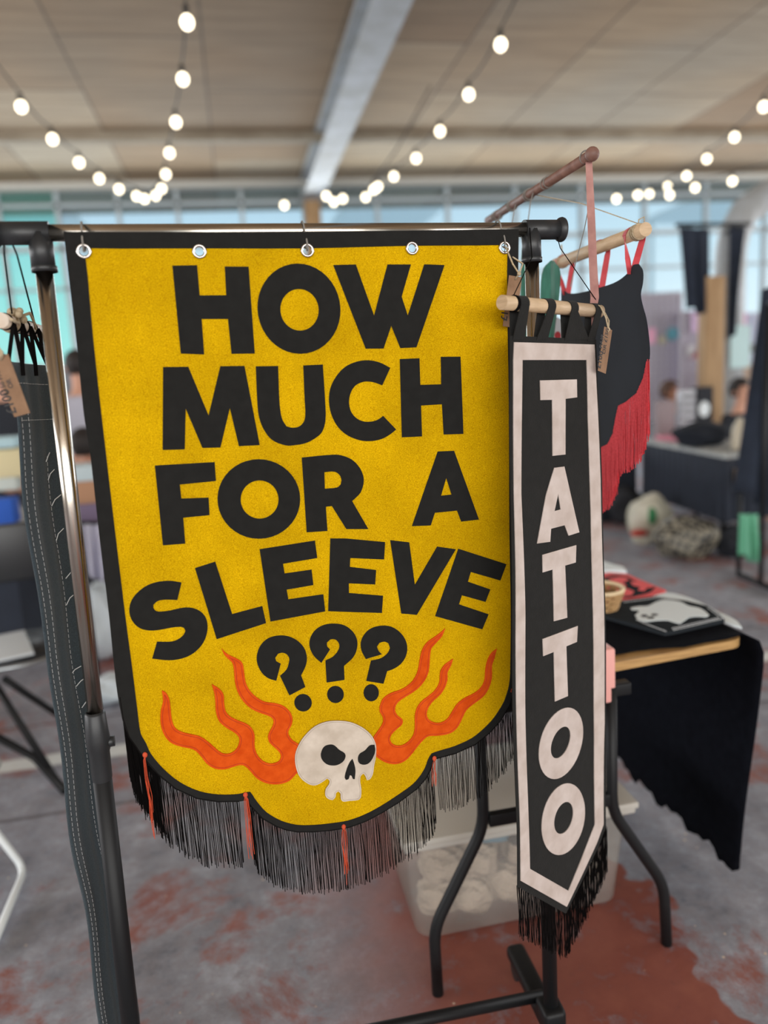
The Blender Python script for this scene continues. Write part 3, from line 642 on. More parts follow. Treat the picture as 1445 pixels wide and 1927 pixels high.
for j, (p, ln, k_) in enumerate((((273, 1417), .150, 5), ((461, 1492), .130, 7), ((645, 1552), .125, 6), ((815, 1424), .060, 5), ((964, 1290), .014, 4))):
    u, v = YP.uv(*p); mb = MB(); rnd = random.Random(j + 40)
    mb.ball(YP.pt(u, v, .007), .0042 if j < 4 else .0025, 10, (1, .7, 1.2))
    for i in range(k_):
        w_ = rnd.uniform(-.006, .006); L_ = ln * rnd.uniform(.7, 1.05); wv = rnd.uniform(-.004, .004)
        mb.tube([YP.pt(u, v, .0075), YP.pt(u + w_ * .7, v - .008, .009), YP.pt(u + w_, v - L_ * .35, .006), YP.pt(u + w_ * .6 + wv, v - L_ * .7, .006), YP.pt(u + w_ * .9 + wv * .5, v - L_, .005)], .0005, 4)
    mb.build('tassel', mat('orange_thread', (196, 74, 40), .8), banner)

# ================================================================== tattoo pennant
pv = ray(2436, 613); PD = Vector((pv.x, pv.y, 0)).normalized()
_l = ray(963, 1000); _l = EYE + _l * (1.27 / 1.0)   # left edge stands 1.27 m deep
PP = Plane((_l.x, _l.y, 0), PD)
def pwob(u, v): return .002 * math.sin(6 * v) + .0012 * math.sin(13 * v + 9 * u)
H_ = lambda P: crop(P, 940, 640, 3.441)
I_ = lambda P: crop(P, 940, 1150, 3.323)
pen = thing('pennant_banner', PP.pt(.08, 1.2), 'narrow black pennant with white letters TATTOO hanging from pale dowel', 'banner')
wo = [(963.2, 644.4), (961.8, 677.8), (962.5, 800), (963.2, 930.6), (966, 1076), (968, 1200), (971.6, 1345.6), (976, 1541), (976.7, 1655.6), (1062.8, 1704.3), (1120, 1583), (1132.6, 1550), (1137, 1360.6), (1134, 1150), (1133, 1105), (1126, 901.5), (1117, 727), (1114.4, 648.7)]
wi = [(978.7, 677.8), (977, 930), (985, 1150), (988, 1330.6), (994, 1633), (1065.8, 1674.2), (1116.3, 1550), (1118, 1390.7), (1114.5, 1210), (1108.6, 959.7), (1101, 785), (1099, 677.8)]
bo = [(956.5, 632), (957, 800), (959.5, 1000), (963, 1200), (968, 1400), (972, 1560), (972.5, 1668), (1062.5, 1718), (1127, 1584), (1138, 1553), (1141, 1360), (1138, 1150), (1130, 900), (1121, 727), (1118.5, 639)]
sheet(MB(), PP, [bo], [], 0, .002, .02, pwob).build('panel', BLK, pen)
sheet(MB(), PP, [wo], [wi], .0021, .0014, .02, pwob).build('border', WHT, pen)
TL = MB()
tl = [(H_([(247,262),(482,255),(484,371),(410,381),(411,560),(413,740),(331,749),(328,560),(325,387),(250,389)]), []),
      (H_([(343,826),(407,818),(506,1243),(436,1265),(411,1197),(321,1220),(315,1304),(230,1315),(290,1000)]), [H_([(368,994),(385,1095),(344,1106)])]),
      (H_([(264,1388),(486,1326),(482,1438),(412,1458),(427,1795),(341,1818),(331,1483),(266,1502)]), []),
      (I_([(261,172),(479,90),(475,190),(409,218),(425,530),(345,565),(332,253),(267,280)]), []),
      (I_(oval(383, 826, 131, 223, 45)), [I_(oval(381, 821, 55, 99, 28))]),
      (I_(oval(390, 1297, 132, 222, 33)), [I_(oval(392, 1289, 56, 99, 22))])]
for o_p, hs in tl: sheet(TL, PP, [o_p], hs, .0021, .0014, .02, pwob)
TL.build('lettering', WHT, pen)
pf = MB()
fringe(pf, PP, [(972.5, 1666), (1018, 1692), (1062.5, 1717)], .0020, lambda t, p: .105 + 0 * t, off=.001, seed=11)
fringe(pf, PP, [(1063, 1716), (1095, 1650), (1127, 1584), (1140, 1553)], .0018, lambda t, p: .105, off=.001, seed=12)
fringe(pf, PP, [(1063, 1716), (1095, 1650), (1127, 1584), (1140, 1553)], .0026, lambda t, p: .10, off=.004, seed=13)
tag(pf.build('fringe', BLKF, pen), 'black thread fringe', kind='stuff')
# dowel above it
dl = PP.uv(944, 569); dr = PP.uv(1128, 586)
da, db = PP.pt(dl[0], dl[1]), PP.pt(dr[0], dr[1])
MB().tube([da, db], .0118, 24).build('dowel', DOW, pen)
dd = (db - da).normalized()
def strap(pxd, pxb, w0, w1, off=0):
    mb = MB(); u0, v0 = PP.uv(*pxd); c0 = da + dd * ((PP.pt(u0, v0) - da).dot(dd)); loop = []
    for k_ in range(13):
        g = -.5 + (math.pi + 1.0) * k_ / 12; loop.append(c0 + PP.n * .0128 * math.cos(g) + Vector((0, 0, .0128 * math.sin(g))))
    u1, v1 = PP.uv(*pxb); e1 = PP.pt(u1, v1, .004)
    pts = [e1] + [loop[0]] + loop[1:-1] + [loop[-1], PP.pt(u1, v1, -.002)]
    ws = [w1] + [w0] * (len(pts) - 2) + [w1]; mb.ribbon(pts, ws, PP.u, .0014); return mb
for a, b, w0, w1 in (((977, 570), (972, 640), .022, .030), ((1028, 574), (1016, 640), .020, .030), ((1071, 578), (1082, 640), .020, .072), ((1116, 583), (1108, 642), .018, .022)):
    strap(a, b, w0, w1).build('hanging_loop', BLK, pen)
for q in (da + dd * .028, da + dd * .0315): 
    MB().ring(q, dd, .0122, .0016, 20, 8).build('cord_binding', BLKF, pen)
ck = at_rail(L_R + .03, BZ - .015) + Vector((.004, -.002, 0)); c2 = at_rail(L_R + .012, BZ - .01)
q2 = db - dd * .002 + Vector((0, 0, .013))
MB().tube([at_rail(L_R + .048, BZ - .0), ck + YP.n * .017 + Vector((.012, 0, -.02)), q2, q2 + Vector((.006, -.004, -.02))], .0009, 6).build('hanging_cord', BLKF, pen)
MB().tube([at_rail(L_R - .012, BZ - .0) + YP.n * .018, at_rail(L_R - .010, BZ - .05) + YP.n * .02, da + dd * .03 + Vector((0, 0, .013))], .0009, 6).build('hanging_cord', BLKF, pen)

# ------------------------------------------------------------------ price tags
def price_tag(corners, y, label, text, group=None, cord=None, fr=None, flip=False):
    """corners in pixels: top-left, top-right, bottom-right, bottom-left of the card; text runs up along the card"""
    P = [aty(*c, y) if fr is None else fr.pt(*fr.uv(*c), .022) for c in corners]
    A, B, C2, D2 = P; ax = ((A + B) / 2 - (C2 + D2) / 2); ln = ax.length; ax.normalize()
    wd = (B - A); wd = (wd - wd.dot(ax) * ax).normalized(); w = (B - A).length; n = ax.cross(wd)
    if n.dot(EYE - A) < 0: n = -n
    base = (C2 + D2) / 2
    t = thing('price_tag', (A + B) / 2, label, 'price tag', group)
    vs = []
    O = [(-w / 2, 0), (w / 2, 0), (w / 2, ln), (-w / 2, ln)]
    for o in (0, .0006): vs += [base + wd * a + ax * b + n * o for a, b in O]
    MB().add(vs, [(0, 1, 2, 3), (4, 7, 6, 5), (0, 4, 5, 1), (1, 5, 6, 2), (2, 6, 7, 3), (3, 7, 4, 0)]).build('card', KRA, t)
    mt = MB()
    for (s, size, xx, yy) in text: lettering(s, size * w, mt, base + ax * (xx * ln) + wd * (yy * w) + n * .0006, ax, -wd, n, .0003)
    mt.build('handwriting', INK, t)
    if cord:
        cp = [base + ax * (ln - .006) + n * .001] + cord + [base + ax * (ln - .006) - n * .001]
        MB().tube(cp, .0015, 6).build('string', TWI, t)
        MB().ball(cord[0], .0038, 8).build('knot', TWI, t)
    return t
g = YP.uv(947, 467); gp = YP.pt(g[0], g[1], .010); kn = YP.pt(*YP.uv(962, 520), .03)
price_tag([(947, 524), (971, 523), (959, 619), (936, 616)], 0, 'kraft price tag behind the near end of the pennant dowel on the banner corner', [('£100', .7, .10, -.25)], cord=[kn, YP.pt(*YP.uv(955, 500), .02), gp, gp + Vector((.004, .02, -.004)), YP.pt(*YP.uv(974, 500), .02), kn], fr=YP)
kn2 = PP.pt(*PP.uv(1127, 622), .02)
price_tag([(1117, 622), (1132, 618), (1119, 703), (1106, 700)], 0, 'narrow kraft price tag on twine at the right end of the pennant dowel', [('£100', .62, .05, -.25), ('OR £150', .50, .40, .05), ('PAIR', .50, .50, -.42)], cord=[kn2, PP.pt(*PP.uv(1122, 600), .02), PP.pt(*PP.uv(1116, 578), .015), PP.pt(*PP.uv(1122, 570), -.01), PP.pt(*PP.uv(1136, 585), .0), PP.pt(*PP.uv(1135, 605), .012), kn2], fr=PP)
#SPLIT
# ================================================================== brown dowel banner and red-fringed banner behind
br = thing('hanging_pole', (.66, 1.59, 1.82), 'brown wooden pole with wound cords and long pinkish strap rising highest on the right', 'wooden pole')
n0 = Vector((.66, 1.315, 1.820)); n1 = Vector((.66, 1.874, 1.824))
MB().tube([n0, n1], .0095, 18).build('pole', BRD, br)
MB().ball(n0 + Vector((0, -.004, 0)), .0128, 16).build('end_knob', BRD, br)
cm = MB()
for yy in (1.335, 1.50, 1.515, 1.60, 1.61, 1.70, 1.71, 1.80, 1.815):
    q = Vector((.66, yy, 1.822)); cm.ring(q, (.25, 1, .3), .0108, .0014, 18, 6)
for yy, dz in ((1.56, .095), (1.66, .085), (1.76, .08), (1.84, .08)):
    cm.tube([(.651, yy, 1.815), (.649, yy + .01, 1.80), (.640, yy + .02, 1.822 - dz)], .0012, 5)
cm.tube([(.665, 1.33, 1.75), (.660, 1.345, 1.70), (.648, 1.36, 1.64), (.642, 1.37, 1.60)], .0009, 5)
cm.build('wound_cord', GRYC, br)
pt_ = [atx(1108, 305, .66), atx(1112, 400, .66), atx(1116, 500, .66), atx(1119, 560, .66), atx(1114, 600, .66), atx(1109, 640, .66)]
MB().ribbon(pt_, [.0115, .0135, .0145, .015, .011, .004], (1, -.55, 0), .004).build('strap', SUE, br)

RX = .76
XP = Plane((RX, 0, 0), (0, 1, 0)); XP.n = Vector((-1, 0, 0))
rb = thing('fringed_banner', (RX, 1.5, 1.6), 'black shaped banner with long red fringe and red ribbon loops on pale dowel', 'banner')
MB().tube([(RX, 1.304, 1.689), (RX, 1.70, 1.689)], .0125, 24).build('dowel', DOWC if False else DOW, rb)
bp_ = [(1058.5, 542), (1073.8, 552), (1104, 549), (1121, 544), (1157, 532.7), (1179, 517.4), (1192.8, 498), (1201, 496.7), (1208, 509), (1208, 531), (1203.9, 553.4), (1206.6, 572.8), (1213.6, 600.5), (1219, 647.5), (1219, 675), (1211.5, 711), (1198.6, 739.8), (1177.8, 756.7), (1164.9, 763.2), (1159.7, 784), (1154.5, 815), (1144, 835.8), (1126, 844), (1112, 828), (1098, 806), (1092, 775), (1086, 748), (1076, 738), (1064, 700), (1060, 640)]
def rw(u, v): return .004 * math.sin(9 * u + 4 * v)
def uvx(P): return [((q := atx(px, py, RX)).y, q.z) for px, py in P]
sheet(MB(), XP, [uvx(smooth_poly(bp_, step=3))], [], 0, .002, .02, rw, px=False).build('panel', mat('slate_black_felt', (28, 34, 42), 1, var=.1, scale=20, sheen=.12, spec=.05), rb)
class UVW:                               # lets fringe() take pixels on the x = const plane
    def __init__(s, P): s.P = P
    def uv(s, px, py): q = atx(px, py, RX); return (q.y, q.z)
    def pt(s, u, v, off=0): return s.P.pt(u, v, off)
rf = MB(); edge = [(1219, 676), (1211.5, 711), (1198.6, 739.8), (1177.8, 756.7), (1164.9, 763.2), (1159.7, 784), (1154.5, 815), (1144, 835.8), (1126, 844), (1112, 828)]
fringe(rf, UVW(XP), edge, .0017, lambda t, p: .140, r=.0008, off=.001, seed=21, jit=.4, n=5)
fringe(rf, UVW(XP), edge, .0022, lambda t, p: .136, r=.0008, off=-.003, seed=22, jit=.4, n=5)
tag(rf.build('fringe', REDF, rb), 'red thread fringe', kind='stuff')
for (pa, pb2, ps) in (((1187, 437), (1200, 433), (1188, 510)), ((1121, 466), (1134, 461), (1128, 548)), ((1056, 490), (1068, 486), (1066, 550))):
    a = atx(*pa, RX); b = atx(*pb2, RX); c = atx(*ps, RX); mb = MB(); rr = .0138
    arc = [Vector((RX - rr * math.cos(g * math.pi / 8), a.y + (b.y - a.y) * g / 8, 1.689 + rr * math.sin(g * math.pi / 8))) for g in range(9)]
    l0, l1 = arc[0], arc[-1]; e0, e1 = c + Vector((-.003, 0, -.006)), c + Vector((.003, 0, -.004))
    lp = [e0, e0.lerp(l0, .4), e0.lerp(l0, .8)] + arc + [l1.lerp(e1, .2), l1.lerp(e1, .6), e1]
    fw = (-1, -.25, 0); sd = (0, -1, 0); mid_ = (-.6, -.8, 0)
    mb.ribbon(lp, .0125, [fw, fw, mid_] + [sd] * 9 + [(.6, -.8, 0), (1, -.25, 0), (1, -.25, 0)], .001).build('ribbon_loop', RED, rb)
kb = MB()
for yy in (1.325, 1.331, 1.337): kb.ring((RX, yy, 1.689), (.1, 1, 0), .0135, .0018, 20, 6)
kb.tube([(RX, 1.33, 1.703), (RX + .004, 1.335, 1.712), (RX + .012, 1.33, 1.716), (RX + .015, 1.335, 1.708)], .0012, 5)
kb.tube([(RX, 1.33, 1.704), (.71, 1.46, 1.77), (.66, 1.60, 1.822)], .0010, 5)
for yy in (1.655, 1.661): kb.ring((RX, yy, 1.689), (.1, 1, 0), .0135, .0018, 20, 6)
kb.tube([(RX, 1.66, 1.704), (RX - .004, 1.655, 1.725), (RX - .008, 1.65, 1.718)], .0015, 5)
kb.build('twine_binding', TWI, rb)

# green velvet pennants behind the post
for (poly, y, lab) in (([(1022, 650), (1019, 600), (1018, 540), (1022, 505), (1032, 492), (1042, 492), (1052, 505), (1053, 540), (1050, 580), (1044, 620), (1036, 655)], 1.55, 'dark green velvet leaf shape hanging just right of the chrome post'),
                       ([(979, 650), (978, 600), (978, 500), (980, 462), (985, 458), (990, 470), (994, 500), (994, 570), (993, 650)], 1.60, 'dark green velvet strip hanging between banner edge and chrome post')):
    G = Plane((0, y, 0), (1, 0, 0)); u0 = G.uv(poly[0][0], poly[0][1])[0]
    t = sheet(MB(), G, [smooth_poly(poly, step=3)], [], 0, .004, .012, lambda u, v: .006 * math.sin(u * 160) + .003 * math.sin(v * 20)).build('velvet_pennant', GRN)
    tag(t, lab, 'pennant')
G = Plane((0, 1.66, 0), (1, 0, 0))
t = thing('patterned_cloth', G.pt(*G.uv(1050, 610)), 'small white cloth with a red spot showing between the black pennant loops', 'cloth')
sheet(MB(), G, [[(1046, 596), (1058, 604), (1058, 650), (1040, 650), (1042, 620)]], [], 0, .003, .02).build('cloth', mat('white_cotton', (214, 218, 226), .9), t)
sheet(MB(), G, [oval(1048, 632, 6, 8)], [], .0031, .001, .02).build('spot', RED, t)

# ================================================================== charcoal denim length on the left
DX = -.338
DSL = .026 / .16
def dpt(y, z, o=0): return Vector((DX + (y - 1.27) * DSL + o, y, z))
dn = thing('denim_banner', (DX, 1.38, 0.7), 'long charcoal denim banner with white stitching, laced to cream dowel left of post', 'banner')
zt = atx(20, 680, DX); zt2 = atx(84, 690, DX)
y0, y1 = 1.272, 1.43; ztop = zt.z
dm = MB(); NU, NV = 30, 46; vs = []
def fold(s, t): 
    return -.011 * math.tanh((s - .60 - .03 * math.sin(t * 7)) * 16) * (.4 + .6 * min(1, t * 3)) + .004 * math.sin(s * 9) * t + .002 * math.sin(s * 23 + t * 2)
for side in (0, 1):
    for j in range(NV + 1):
        t = j / NV; z = ztop + (0.03 - ztop) * t
        for i in range(NU + 1):
            s = i / NU; edge_w = .006 * math.sin(t * 19 + 1) * (1 - s) + .005 * math.sin(t * 31)
            vs.append(dpt(y0 + (y1 - y0) * s * (1 - .38 * t) + edge_w, z - .006 * s * (1 - t), -fold(s, t) + (.0025 if side else -.0025)))
n = (NU + 1) * (NV + 1); W_ = NU + 1; fs = []
for j in range(NV):
    for i in range(NU): a = j * W_ + i; fs += [(a, a + 1, a + W_ + 1, a + W_), (a + n, a + W_ + n, a + W_ + 1 + n, a + 1 + n)]
for i in range(NU): fs += [(i, i + n, i + 1 + n, i + 1), (NV * W_ + i, NV * W_ + i + 1, NV * W_ + i + 1 + n, NV * W_ + i + n)]
for j in range(NV): a = j * W_; fs += [(a, a + W_, a + W_ + n, a + n), (a + NU, a + NU + n, a + NU + W_ + n, a + NU + W_)]
dm.add(vs, fs, True).build('denim', DEN, dn)
def dsurf(s, t, lift=.001):
    z = ztop + (0.03 - ztop) * t; edge_w = .006 * math.sin(t * 19 + 1) * (1 - s) + .005 * math.sin(t * 31)
    # facing side of the cloth is the +x side
    return dpt(y0 + (y1 - y0) * s * (1 - .38 * t) + edge_w, z - .006 * s * (1 - t), -fold(s, t) + .0025 + lift)
sm_ = MB()
for s in (.05, .16, .56, .93):
    k_ = 0
    while k_ < 150:
        t = k_ / 150 * .97 + .02
        if t > (.05 if s < .5 else .1): sm_.tube([dsurf(s, t), dsurf(s, t + .0042)], .00032, 4)
        k_ += 1
for t in (.022, .062):
    for k_ in range(24): sm_.tube([dsurf(.03 + k_ * .04, t), dsurf(.03 + k_ * .04 + .028, t)], .00035, 4)
rnd = random.Random(5)
for t, s in ((.10, .62), (.12, .66), (.15, .70), (.19, .68), (.24, .74), (.27, .70), (.36, .66), (.375, .70), (.40, .72), (.43, .72), (.46, .74), (.49, .74), (.52, .80), (.54, .77), (.57, .80), (.62, .82), (.66, .84), (.72, .86), (.80, .9)):
    L_ = rnd.uniform(.008, .026); s = s * .9 - .02; sm_.tube([dsurf(s - .05, t + L_ * .5, .002), dsurf(s - .01, t + L_ * .2, .004), dsurf(s + .05, t, .003)], .0009, 4)
tag(sm_.build('stitching', STI, dn), 'white thread stitches')
# cream dowel with laces
za = atx(2, 603, DX); zd = Vector((DX, za.y - .004, za.z)); ze = Vector((DX, 1.49, za.z))
MB().tube([zd, ze], .0118, 22).build('dowel', DOWC, dn)
lc = MB()
for k_ in range(4):
    yy = zd.y + .022 + k_ * .048; yb = yy + .03; XX = lambda q: DX + (q - 1.27) * DSL
    lc.tube([(DX, yy - .004, za.z), (DX, yy + .004, za.z)], .0132, 18)
    for b_y in (yy - .022, yy + .026):
        lc.ribbon([(DX + .013, yy, za.z), (XX(b_y) + .006, b_y, ztop - .004), (XX(b_y) + .005, b_y, ztop - .022)], .0062, (1, .35, 0), .001)
lc.build('lacing', BLKF, dn)
tw = MB()
kc = Vector((DX + .012, zd.y + .05, za.z + .008))
for k_ in range(5): tw.ball(kc + Vector((rnd.uniform(-.006, .008), rnd.uniform(-.016, .016), rnd.uniform(-.005, .009))), .0062, 8)
tw.tube([kc, kc + Vector((.01, .04, .01)), kc + Vector((.008, .07, -.004)), kc + Vector((.006, .08, -.012))], .0024, 6)
tw.tube([kc, kc + Vector((.008, -.03, -.012)), kc + Vector((.006, -.06, -.008))], .0024, 6)
tw.ring(kc + Vector((-.012, 0, -.008)), (0, 1, 0), .0135, .0022, 18, 6)
tw.build('twine_knot', TWI, dn)
MB().tube([at_rail(-.048, BZ + .012), at_rail(-.052, BZ - .03), (DX + .01, zd.y + .03, za.z + .012)], .0013, 6).build('hanging_cord', BLKF, dn)
MB().tube([at_rail(-.04, BZ - .012), at_rail(-.035, BZ - .03), (DX + .012, 1.40, za.z + .012)], .0013, 6).build('hanging_cord', BLKF, dn)
pn = MB(); s0 = dsurf(.74, .03, .006); s1 = dsurf(.80, .10, .006); s2 = dsurf(.95, .155, .004)
pn.tube([s0 + Vector((0, .004, .012)), s0, s1, s2], [.0012, .0035, .0028, .001], 6, flat=.35); pn.ring(s0 + Vector((0, .003, .016)), (1, 0, 0), .004, .0008, 14, 5)
tag(pn.build('safety_pin', SIL, dn), 'silver safety pin')
t_ = price_tag([(-15, 674), (15.4, 666), (57, 777), (27, 785)], 1.16, 'kraft price tag reading £100 or £150 pair on the denim banner', [('£100', .80, .05, -.26), ('OR', .42, .46, .10), ('£150 PAIR', .42, .38, -.34)], cord=[aty(2, 668, 1.155), aty(-2, 655, 1.16), aty(-8, 640, 1.17), aty(-6, 650, 1.165), aty(4, 662, 1.155)])
#SPLIT
# ================================================================== display table
TH = .74
tb = thing('folding_table', (.75, 2.0, 0), 'folding table with birch edge and bent black legs behind the pennant', 'table')
TX0, TX1, TY0, TY1 = .40, 1.225, 1.60, 3.2
q0, q1 = atz(1160, 1247, TH), atz(1396, 1203, TH)
ang = math.atan2(q1.y - q0.y, q1.x - q0.x)
tp = MB(); r = .035; prof = []
cs = [(TX0, TY0 - .05), (TX1 - r, TY0 - .0)]
outline = [(TX0, TY0 - .045), (.842, 1.577)] + [(TX1 - .05 + .05 * math.cos(g), 1.66 + .05 * math.sin(g)) for g in [math.radians(a_) for a_ in range(-85, 5, 15)]] + [(TX1, TY1), (TX0, TY1)]
nn_ = len(outline)
tp.add([(x, y, TH - .022) for x, y in outline] + [(x, y, TH) for x, y in outline], [tuple(range(nn_))[::-1], tuple(range(nn_, 2 * nn_))] + [(i, (i + 1) % nn_, (i + 1) % nn_ + nn_, i + nn_) for i in range(nn_)])
tp.build('tabletop', WOODE, tb)
def bent(P, n=5):
    out_ = [Vector(P[0])]
    for i in range(1, len(P) - 1):
        a, b, c = Vector(P[i - 1]), Vector(P[i]), Vector(P[i + 1]); d1 = (a - b).normalized() * .045; d2 = (c - b).normalized() * .045
        for k_ in range(n + 1): t = k_ / n; out_.append((b + d1) * (1 - t)**2 + b * 2 * t * (1 - t) + (b + d2) * t * t)
    return out_ + [Vector(P[-1])]
for yy in (1.64, 2.95):
    dy = yy - 1.51 if yy > 2 else 0
    yq = 1.51 if yy < 2 else yy
    for xs_ in ([(.470, .715), (.470, .415), (.338, .175), (.339, .0)], [(.792, .715), (.792, .395), (.930, .170), (.939, .0)]):
        MB().tube(bent([(x, yq, z) for x, z in xs_]), .0138, 16).build('leg', PNT, tb)
    MB().box(((.484 + .79) / 2, yq, .430), (.31, .02, .032), bev=.004).build('crossbar', PNT, tb)
MB().box((.63, 1.515, .705), (.42, .03, .03), bev=.004).build('leg_mount', PNT, tb)
# black felt cloth over the tabletop, hanging down at the right
cl = thing('felt_cloth', (1.0, 2.2, TH), 'rough-edged black felt cloth draped over the table and down its right side', 'cloth')
mb = MB(); rnd = random.Random(3); vs = []
NY, NX = 60, 18
ys = [1.575 + (3.2 - 1.575) * j / NY for j in range(NY + 1)]
def hang(j):                                # height of the ragged lower hem
    y = ys[j]; return .03 + .0 * y
sec = []
for j, y in enumerate(ys):
    wv = rnd.uniform(-.003, .003)
    row = [Vector((.62 + (TX1 - .62) * i / 10, max(y, 1.577 + (.045 * math.exp(-((.62 + (TX1 - .62) * i / 10 - .93) / .09) ** 2) * -1 if False else 0)), TH + .003)) for i in range(11)]
    row.append(Vector((TX1 + .012, y + .012 * (j == 0), TH - .002))); row.append(Vector((TX1 + .016, y, TH - .03)))
    for k_ in range(1, 17):
        z = (TH - .03) * (1 - k_ / 16) + .05 * (k_ / 16); 
        sh = .05 * (k_ / 16) if j < 3 else .05 * (k_ / 16) * math.exp(-(y - 1.58) * 3)
        row.append(Vector((TX1 + .018 - .02 * (k_ / 16) + .008 * math.sin(y * 9 + k_ * .3) * (k_ / 16), y + sh + wv, z + (.012 * math.sin(y * 37) + .01 * math.sin(y * 81)) * (k_ / 16) * (k_ > 14))))
    sec.append(row)
# front edge of the top cloth wanders back from the wooden edge
for i in range(11):
    x = sec[0][i].x; back = .012 + .028 * max(0, math.sin((x - .60) * 7)) + rnd.uniform(-.004, .004)
    if x > 1.19: back = .02
    sec[0][i].y = max(sec[0][i].y, 1.578 + .085 * max(0, (x - .84)) + back)
    for j in range(1, 5): sec[j][i].y = max(sec[j][i].y, sec[j - 1][i].y + .004)
m_ = len(sec[0]); n = m_ * (NY + 1)
vs = [v for row in sec for v in row]; vs2 = []
for row in sec:
    for i, v in enumerate(row): vs2.append(v + (Vector((0, 0, .004)) if i < 11 else Vector((.004, 0, .002))))
fs = []
for j in range(NY):
    for i in range(m_ - 1): a = j * m_ + i; fs += [(a, a + 1, a + m_ + 1, a + m_), (a + n, a + m_ + n, a + m_ + 1 + n, a + 1 + n)]
for i in range(m_ - 1): fs += [(i, i + n, i + 1 + n, i + 1), (NY * m_ + i, NY * m_ + i + 1, NY * m_ + i + 1 + n, NY * m_ + i + n)]
for j in range(NY): a = j * m_; fs += [(a, a + m_, a + m_ + n, a + n), (a + m_ - 1, a + m_ - 1 + n, a + 2 * m_ - 1 + n, a + 2 * m_ - 1)]
mb.add(vs + vs2, fs, True).build('cloth', NAV, cl)
# things lying on the table
class Flat:                                  # horizontal plane at height z, pixel traced
    def __init__(s, z): s.z = z
    def uv(s, px, py): q = atz(px, py, s.z); return (q.x, q.y)
    def pt(s, u, v, off=0): return Vector((u, v, s.z + off))
J_ = lambda P: crop(P, 1100, 850, 4.188)
FZ = Flat(TH + .0085)
pb = thing('stitched_patch', FZ.pt(*FZ.uv(1265, 1160)), 'black stitched felt patch with a white ghost shape at the table corner', 'patch')
sheet(MB(), FZ, [J_([(160, 1320), (630, 1452), (700, 1442), (1100, 1350), (1060, 1300), (960, 1240), (800, 1200), (560, 1165), (420, 1180), (200, 1210), (130, 1250)])], [], 0, .010, .03).build('panel', mat('charcoal_felt', (42, 46, 50), 1, var=.1, scale=30, spec=.05), pb)
gh = S_(J_([(362, 1262), (420, 1250), (500, 1245), (560, 1215), (620, 1198), (700, 1203), (760, 1215), (820, 1245), (900, 1262), (950, 1290), (980, 1320), (960, 1333), (900, 1330), (830, 1335), (790, 1360), (750, 1388), (700, 1375), (650, 1360), (560, 1362), (480, 1370), (420, 1355), (398, 1320), (430, 1290), (420, 1278), (370, 1275)]))
WH = mat('cool_white_felt', (232, 242, 246), .95, bump=.5, bscale=40)
g_ = sheet(MB(), FZ, [gh], [], .0105, .0015, .03).build('ghost', WH, pb)
for P in (oval(470, 1327, 26, 10), oval(550, 1318, 27, 8), oval(520, 1342, 30, 9)): sheet(MB(), FZ, [J_(P)], [], .0121, .0008, .03).build('face_mark', INK, g_)
ed = MB(); 
for path in (J_([(640, 1448), (500, 1395), (400, 1350)]), J_([(700, 1438), (900, 1390), (1090, 1345)]), J_([(690, 1425), (880, 1380), (1060, 1340)]), J_([(1090, 1340), (1040, 1295), (980, 1250)]), J_([(1060, 1330), (1010, 1290), (960, 1255)]), J_([(780, 1195), (560, 1180), (300, 1215)])):
    for i in range(len(path) - 1):
        a = Vector((*path[i], 0)); b = Vector((*path[i + 1], 0)); m2 = max(2, int((b - a).length / 5))
        for k_ in range(m2):
            p = a.lerp(b, k_ / m2); q = a.lerp(b, (k_ + .6) / m2); ed.tube([FZ.pt(*FZ.uv(p.x, p.y), .0112), FZ.pt(*FZ.uv(q.x, q.y), .0112)], .0014, 4)
ed.build('stitching', STI, pb)
F2 = Flat(TH + .0085)
pr_ = thing('lettered_patch', F2.pt(*F2.uv(1180, 1105)), 'coral red and black shaped patch lying behind the ghost patch', 'patch')
sheet(MB(), F2, [J_([(130, 1195), (130, 975), (200, 965), (330, 975), (480, 1040), (640, 1105), (560, 1145), (420, 1175), (330, 1200)])], [], 0, .006, .03).build('panel', mat('coral_felt', (238, 96, 98), .95), pr_)
sh_ = MB()
for P in ([(150, 1010), (230, 990), (330, 1000), (420, 1050), (500, 1090), (560, 1080), (520, 1120), (420, 1150), (330, 1165), (240, 1150), (150, 1130)],):
    sheet(sh_, F2, [S_(J_(P))], [], .0062, .001, .03)
sh_.build('black_shape', mat('charcoal_felt', (42, 46, 50)), pr_)
cs_ = MB()
for P in ([(180, 1020), (300, 1005), (350, 1025), (300, 1050), (330, 1075), (260, 1090), (220, 1065), (240, 1045)], [(360, 1040), (440, 1055), (500, 1085), (470, 1115), (420, 1110), (440, 1085), (380, 1070)], [(220, 1105), (320, 1095), (390, 1120), (370, 1150), (300, 1155), (320, 1130), (240, 1130)], [(150, 1060), (200, 1080), (190, 1110), (150, 1100)]):
    sheet(cs_, F2, [S_(J_(P))], [], .0073, .001, .03)
cs_.build('coral_shapes', MATS['coral_felt'], pr_)
def pad(name, P, z, th, m, label, cat): 
    f = Flat(z); o = sheet(MB(), f, [smooth_poly(P, step=2)], [], 0, th, .03); u, v = f.uv(*P[0]); return tag(o.build(name, m, loc=f.pt(u, v)), label, cat)
pad('folded_cloth', J_([(130, 960), (130, 880), (230, 915), (300, 930), (330, 965), (250, 960)]), TH + .0085, .012, WH, 'pale blue-white folded cloth at the far end of the patches on the table', 'cloth')
pad('folded_cloth', J_([(520, 1160), (640, 1125), (760, 1145), (900, 1195), (1020, 1260), (1130, 1310), (1200, 1350), (1240, 1400), (1105, 1352), (1050, 1290), (960, 1235), (800, 1195), (640, 1170)]), TH + .0085, .006, WH, 'white felt strip under the far edge of the ghost patch', 'cloth')
